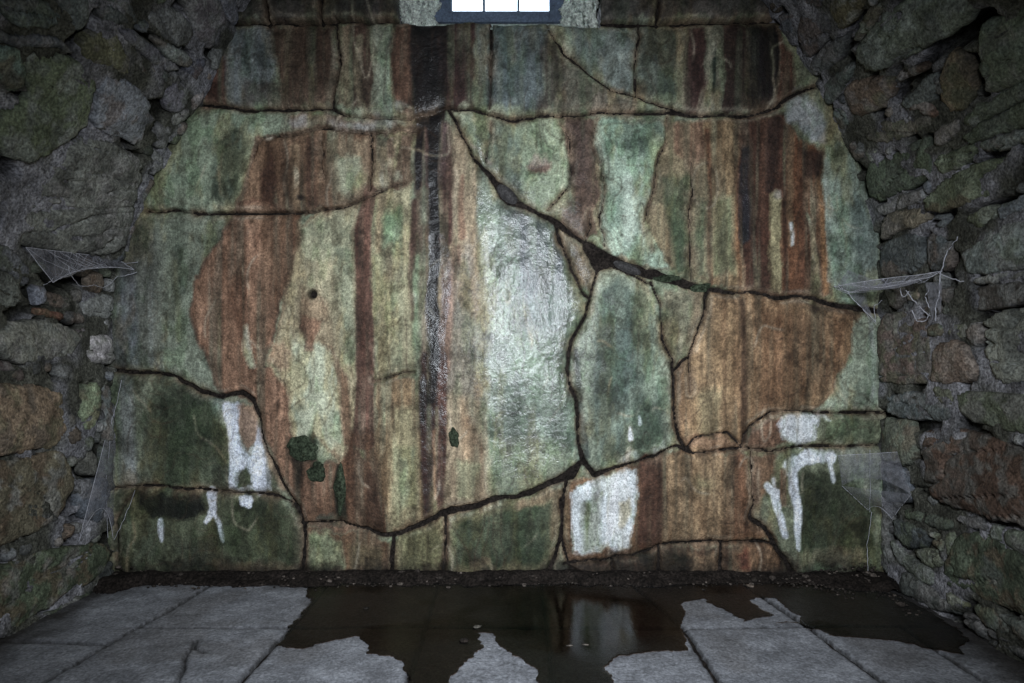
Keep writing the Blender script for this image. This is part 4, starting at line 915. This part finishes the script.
for k in range(900):
    x = rr.uniform(-2.45, 2.25)
    if rr.random() < .25: x = rr.uniform(1.7, 2.25)
    d = abs(rr.gauss(0, .07 + (.07 if x > 1.8 else 0))) + .01
    if x > 2.0 and rr.random() < .4: d = rr.uniform(.02, .6); x = 2.22 - abs(rr.gauss(0, .05))
    sz = rr.uniform(.003, .010) * (2.2 if rr.random() < .05 else 1)
    zb = max(0, (wid[0, min(len(dx) - 1, max(0, int((x + 2.48) / .012)))] - d)) * .5
    b0 = len(vs); g = rr.choice([.25, .4, .4, .7, 1.2])
    for v in ico:
        q = rr.uniform(.7, 1.2); vs.append((x + v[0] * sz * q * 1.3, -d + v[1] * sz * q, zb + .006 + sz * .4 + v[2] * sz * q * .7)); cs.append(lin((92,84,78)) * g)
    fs += [(a + b0, b + b0, c + b0) for a, b, c in icf]
crumbs = make_mesh('stone_crumbs', vs, np.array(fs), M_mort, None, np.array(cs), smooth_shade=False)
tag(crumbs, 'scattered small stone crumbs and grit along the wall foot', 'crumbs', 'stuff')
# a few fallen flakes lying on the floor, each its own thing
def flake(px, py, ln, wd, ht, rot, rgb, label):
    X0, D0 = fp(px, py); rr2 = random.Random(int(px)); v = []
    for (x, y, z) in ico:
        q = rr2.uniform(.8, 1.15); x_, y_ = x * ln * q, y * wd * q
        v.append((x_ * math.cos(rot) - y_ * math.sin(rot), x_ * math.sin(rot) + y_ * math.cos(rot), ht * (z * .9 + .8)))
    o = make_mesh('stone_flake', v, np.array(icf), M_side, None, np.tile(lin(rgb), (12, 1)), smooth_shade=False)
    o.location = (X0, -D0, .004); tag(o, label, 'stone', group='fallen stone flakes')
flake(477, 629, .028, .014, .010, .4, (96,92,84), 'grey stone flake beside the dry tongue of floor in the puddle')
flake(464, 643, .026, .020, .012, 0, (44,38,34), 'black crumb of stone in the wet floor left of the dry tongue')
flake(570, 647, .022, .006, .004, .1, (120,112,104), 'thin pale splinter floating in the puddle, left of two')
flake(585, 646, .020, .006, .004, -.1, (118,110,102), 'thin pale splinter floating in the puddle, right of two')
flake(750, 588, .030, .012, .012, -.4, (112,100,90), 'pale brown chip lying at the wall foot on the right')
flake(366, 610, .020, .016, .008, .2, (40,36,32), 'small black crumb lying in the puddle near its left end')

# ------------------------------------------------------------------ moss cushions and iron on the end wall
def hwall(px, py):
    i = int((px - ug[0]) / ST); j = int((py - vg[0]) / ST); return float(H[j, i])
def moss(px, py, rx, ry, th, label, mat=M_moss):
    n, m = 26, 9; v = []; rs = int(px * 7 + py)
    for a in range(m):
        q = a / (m - 1)
        for b in range(n):
            an = 6.2832 * b / n; w_ = 1 + .30 * (vnoise(np.array([3 + 1.6 * math.cos(an)]), np.array([3 + 1.6 * math.sin(an)]), rs)[0] - .5) * 2 + .30 * (vnoise(np.array([30 + 4 * math.cos(an)]), np.array([30 + 4 * math.sin(an)]), rs)[0] - .5)
            u_, v_ = px + rx * q * w_ * math.cos(an), py + ry * q * w_ * math.sin(an)
            lump = fbm(np.array([u_ / 3.5]), np.array([v_ / 3.5]), 721, 3)[0] - .5
            h_ = hwall(u_, v_) + th * (1 - q ** 3) + (th * 1.1 * lump if a < m - 1 else -.02)
            v.append(((u_ - 512) / 160, -h_, (580 - v_) / 160))
    f = [(a * n + b, a * n + (b + 1) % n, (a + 1) * n + (b + 1) % n, (a + 1) * n + b) for a in range(m - 1) for b in range(n)]
    o = make_mesh('moss_cushion', v, np.array(f), mat)
    tag(o, label, 'moss', group='moss cushions on the end wall')
moss(303, 449, 17, 13, .024, 'largest dark green moss cushion on the rusty stone, left of the pale patch foot')
moss(317, 471, 10, 11, .020, 'round moss cushion just below and right of the largest one')
moss(340, 488, 6.5, 26, .016, 'tall narrow blackish moss streak on the rusty stone')
moss(454, 438, 6, 11, .018, 'small oval green moss cushion beside the black water streak')
moss(702, 287, 12, 5, .012, 'green moss lodged in the long diagonal crack')
moss(668, 278, 16, 3.6, .012, 'dull green moss strip filling the wide middle of the diagonal crack')
M_lump = stone_material('dark_wedge_stone', attr=False, base=tuple(lin((66,64,64))), bump=.8, rough=.8, mottle=.7)
def lumpy(px, py, rx, ry, th, rot, label):
    v = []; n, m = 20, 7
    for a in range(m):
        q = a / (m - 1)
        for b in range(n):
            an = 6.2832 * b / n; x, y = rx * q * math.cos(an), ry * q * math.sin(an)
            u_, v_ = px + x * math.cos(rot) - y * math.sin(rot), py + x * math.sin(rot) + y * math.cos(rot)
            v.append(((u_ - 512) / 160, -(-.035 + th * (1 - q ** 2.5) + .008 * (vnoise(np.array([u_ / 4]), np.array([v_ / 4]), 731)[0] - .5)), (580 - v_) / 160))
    f = [(a * n + b, a * n + (b + 1) % n, (a + 1) * n + (b + 1) % n, (a + 1) * n + b) for a in range(m - 1) for b in range(n)]
    o = make_mesh('wedge_stone', v, np.array(f), M_lump); tag(o, label, 'stone')
lumpy(507, 193, 13, 6.5, .03, .75, 'smooth dark oval stone wedged in the upper end of the diagonal crack')
lumpy(628, 267, 15, 5, .03, .38, 'flat grey stone wedged in the diagonal crack above the tall standing stone')

# ------------------------------------------------------------------ cobwebs
def web_mat(name, dens):
    m, nt = new_mat(name); o_ = N(nt, 'ShaderNodeOutputMaterial'); tr = N(nt, 'ShaderNodeBsdfTransparent'); df = N(nt, 'ShaderNodeBsdfDiffuse'); tl = N(nt, 'ShaderNodeBsdfTranslucent'); mx = N(nt, 'ShaderNodeMixShader'); ad = N(nt, 'ShaderNodeMixShader')
    df.inputs[0].default_value = (.52, .52, .58, 1); tl.inputs[0].default_value = (.52, .52, .58, 1); ad.inputs[0].default_value = .4
    n = N(nt, 'ShaderNodeTexNoise'); n.inputs['Scale'].default_value = 38; n.inputs['Detail'].default_value = 6; n.inputs['Roughness'].default_value = .7
    tc = N(nt, 'ShaderNodeTexCoord'); nt.links.new(tc.outputs['Object'], n.inputs['Vector'])
    mr = N(nt, 'ShaderNodeMapRange'); mr.inputs[1].default_value = .35; mr.inputs[2].default_value = .75; mr.inputs[3].default_value = dens * .35; mr.inputs[4].default_value = dens * 1.6
    nt.links.new(n.outputs['Fac'], mr.inputs[0]); nt.links.new(mr.outputs[0], mx.inputs[0])
    nt.links.new(df.outputs[0], ad.inputs[1]); nt.links.new(tl.outputs[0], ad.inputs[2])
    nt.links.new(tr.outputs[0], mx.inputs[1]); nt.links.new(ad.outputs[0], mx.inputs[2]); nt.links.new(mx.outputs[0], o_.inputs[0])
    return m
M_sheet = web_mat('cobweb_sheet_silk', .42); M_sheet2 = web_mat('cobweb_thin_silk', .34)
M_thr = stone_material('dusty_silk_thread', attr=False, base=(.62, .62, .68), bump=.1, rough=.9, mottle=.3, spec=.1)
def sheet(corners, sag, parent, mat, n=22, seed=1):
    """corners: four points a b c d; bilinear patch with sag and ragged free edges"""
    a, b, c, d = corners; v = []
    for j in range(n + 1):
        for i in range(n + 1):
            p, q = i / n, j / n
            e = .5 * (vnoise(np.array([p * 5.0]), np.array([q * 5.0]), 800 + seed)[0] - .5)
            P = a * (1 - p) * (1 - q) + b * p * (1 - q) + c * p * q + d * (1 - p) * q
            s_ = 16 * p * (1 - p) * q * (1 - q)
            cv_ = 4 * p * (1 - p) * q
            P = P + sag * (s_ * .8 + e * .25) + (a + b - c - d) * .16 * cv_
            v.append(P)
    f = [(j * (n + 1) + i, j * (n + 1) + i + 1, (j + 1) * (n + 1) + i + 1, (j + 1) * (n + 1) + i) for j in range(n) for i in range(n)]
    o = make_mesh('sheet', np.array([tuple(x) for x in v]), np.array(f), mat, parent)
    return v, n
def tube_into(vs, fs, pts, rad):
    b0 = len(vs); k = 4
    for i, p in enumerate(pts):
        t = (pts[min(i + 1, len(pts) - 1)] - pts[max(i - 1, 0)])
        t = t.normalized() if t.length > 1e-9 else Vector((0, 0, 1))
        u_ = t.orthogonal().normalized(); w_ = t.cross(u_)
        rr_ = rad * (.7 + .6 * random.random())
        for q in range(k):
            an = 6.2832 * q / k; vs.append(tuple(p + (u_ * math.cos(an) + w_ * math.sin(an)) * rr_))
    for i in range(len(pts) - 1):
        for q in range(k): fs.append((b0 + i * k + q, b0 + i * k + (q + 1) % k, b0 + (i + 1) * k + (q + 1) % k, b0 + (i + 1) * k + q))
def strand(a, b, sag=.02, n=10):
    out = []
    for i in range(n + 1):
        q = i / n; p = a.lerp(b, q); p = p + Vector((0, 0, -sag * 4 * q * (1 - q)))
        out.append(p + Vector((random.uniform(-1, 1), random.uniform(-1, 1), random.uniform(-1, 1))) * .0025)
    return out
def web_root(label, loc):
    e = bpy.data.objects.new('cobweb', None); e.location = (0, 0, 0); C.objects.link(e)
    return tag(e, label, 'cobweb', group='cobwebs in the wall corners')
def threads(name, lines, rad, parent):
    vs, fs = [], []
    for l in lines: tube_into(vs, fs, l, rad)
    return make_mesh(name, np.array(vs), np.array(fs), M_thr, parent)
def edge_lines(v, n, rows=(), cols=()):
    out = []
    for j in rows: out.append([v[j * (n + 1) + i] for i in range(n + 1)])
    for i in cols: out.append([v[j * (n + 1) + i] for j in range(n + 1)])
    return out
def poly3(pts):
    out = []
    for a, b in zip(pts[:-1], pts[1:]): out += strand(a, b, .006, 6)[:-1]
    return out + [pts[-1]]
B, Sd = on_back, on_side
# upper left: hammock between left wall and end wall
w1 = web_root('grey hammock cobweb sagging in the left corner over a dark gap', None)
v, n = sheet([Sd(20, 246, .03), B(116, 258, -.03), B(134, 270, -.05), Sd(34, 280, .10)], Vector((.01, -.03, -.05)), w1, M_sheet, seed=1)
threads('thread', edge_lines(v, n, (0, n), (0, n)) + [poly3([Sd(34, 284, .05), Sd(40, 274, .08), Sd(56, 272, .08), Sd(54, 262, .08)]), poly3([Sd(56, 272, .08), Sd(68, 284, .07), Sd(84, 283, .06), Sd(96, 286, .05), B(118, 276, -.05), B(137, 272, -.02)]), poly3([B(116, 262, -.03), B(138, 262, -.02)])], .0016, w1)
threads('thread', [strand(Vector(v[random.randrange(0, n)]), Vector(v[n * (n + 1) + random.randrange(0, n)]), .02) for k in range(26)], .0009, w1)
# upper right
w2 = web_root('largest pale cobweb in the right corner with torn strands hanging down', None)
v, n = sheet([B(834, 286, -.02), Sd(950, 271, .04), Sd(946, 278, .10), B(850, 292, -.08)], Vector((0, -.05, -.06)), w2, M_sheet, seed=2)
threads('thread', edge_lines(v, n, (0, n), (0, n)), .0022, w2)
v2, n2 = sheet([B(838, 284, -.02), B(848, 270, -.02), B(880, 282, -.06), B(876, 322, -.04)], Vector((0, -.03, 0)), w2, M_sheet, seed=3)
threads('thread', edge_lines(v2, n2, (), (0,)) + [poly3([B(848, 293, -.05), B(862, 308, -.05), B(876, 324, -.04), B(874, 306, -.05), B(882, 300, -.05)])], .0016, w2)
threads('thread', [poly3([Sd(964, 236, .03), Sd(957, 250, .05), Sd(952, 272, .06)]), poly3([Sd(950, 272, .06), Sd(966, 279, .05), Sd(972, 281, .04)]), poly3([Sd(952, 272, .06), Sd(951, 292, .06), Sd(947, 306, .06), Sd(945, 321, .05)]), poly3([Sd(920, 290, .08), Sd(932, 304, .08), Sd(942, 316, .06)]), poly3([Sd(925, 310, .07), Sd(929, 320, .07), Sd(936, 321, .06), Sd(941, 313, .06)]), poly3([Sd(914, 288, .08), Sd(917, 297, .08), Sd(923, 291, .08)]), poly3([Sd(944, 284, .07), Sd(938, 296, .07), Sd(941, 308, .06)])], .0028, w2)
v3, n3 = sheet([Sd(940, 282, .08), Sd(954, 282, .06), Sd(950, 316, .05), Sd(944, 322, .06)], Vector((0, -.01, 0)), w2, web_mat('cobweb_clotted_silk', .6), n=12, seed=4)
threads('thread', [strand(Vector(v[random.randrange(0, n)]), Vector(v[n * (n + 1) + random.randrange(0, n)]), .03) for k in range(30)], .0009, w2)
# lower right
w3 = web_root('filmy cobweb sheet stretched low across the right corner', None)
v, n = sheet([B(838, 456, -.02), Sd(906, 452, .05), Sd(920, 494, .05), B(842, 486, -.03)], Vector((0, -.05, -.05)), w3, M_sheet2, seed=5)
v2, n2 = sheet([B(842, 486, -.03), Sd(920, 494, .05), Sd(902, 519, .06), B(868, 510, -.06)], Vector((0, -.04, -.02)), w3, M_sheet2, seed=6)
threads('thread', edge_lines(v, n, (0,), ()) + edge_lines(v2, n2, (n2,), (0, n2)) + [poly3([B(872, 512, -.05), B(867, 545, -.05), B(868, 570, -.05), B(872, 584, -.06)]), poly3([B(870, 450, -.05), B(870, 512, -.06)])], .0012, w3)
# lower left
w4 = web_root('thin cobweb veil hanging in the lower left corner above the floor', None)
v, n = sheet([Sd(100, 440, .03), B(116, 446, -.03), B(113, 538, -.05), Sd(70, 542, .05)], Vector((.03, -.04, -.02)), w4, M_sheet2, seed=7)
threads('thread', edge_lines(v, n, (n,), (0,)) + [poly3([B(135, 490, -.02), B(126, 514, -.03), B(114, 540, -.05)]), poly3([B(122, 380, -.02), B(112, 420, -.04), B(106, 480, -.06), B(108, 538, -.06)])], .0012, w4)

# put each web's Empty at the web itself
from mathutils import Matrix
for e in (w1, w2, w3, w4):
    co = np.concatenate([np.array([v.co for v in c.data.vertices]) for c in e.children])
    loc = Vector((co[:, 0].mean(), co[:, 1].mean(), co[:, 2].min())); e.location = loc
    for c in e.children: c.matrix_parent_inverse = Matrix.Translation(-loc)
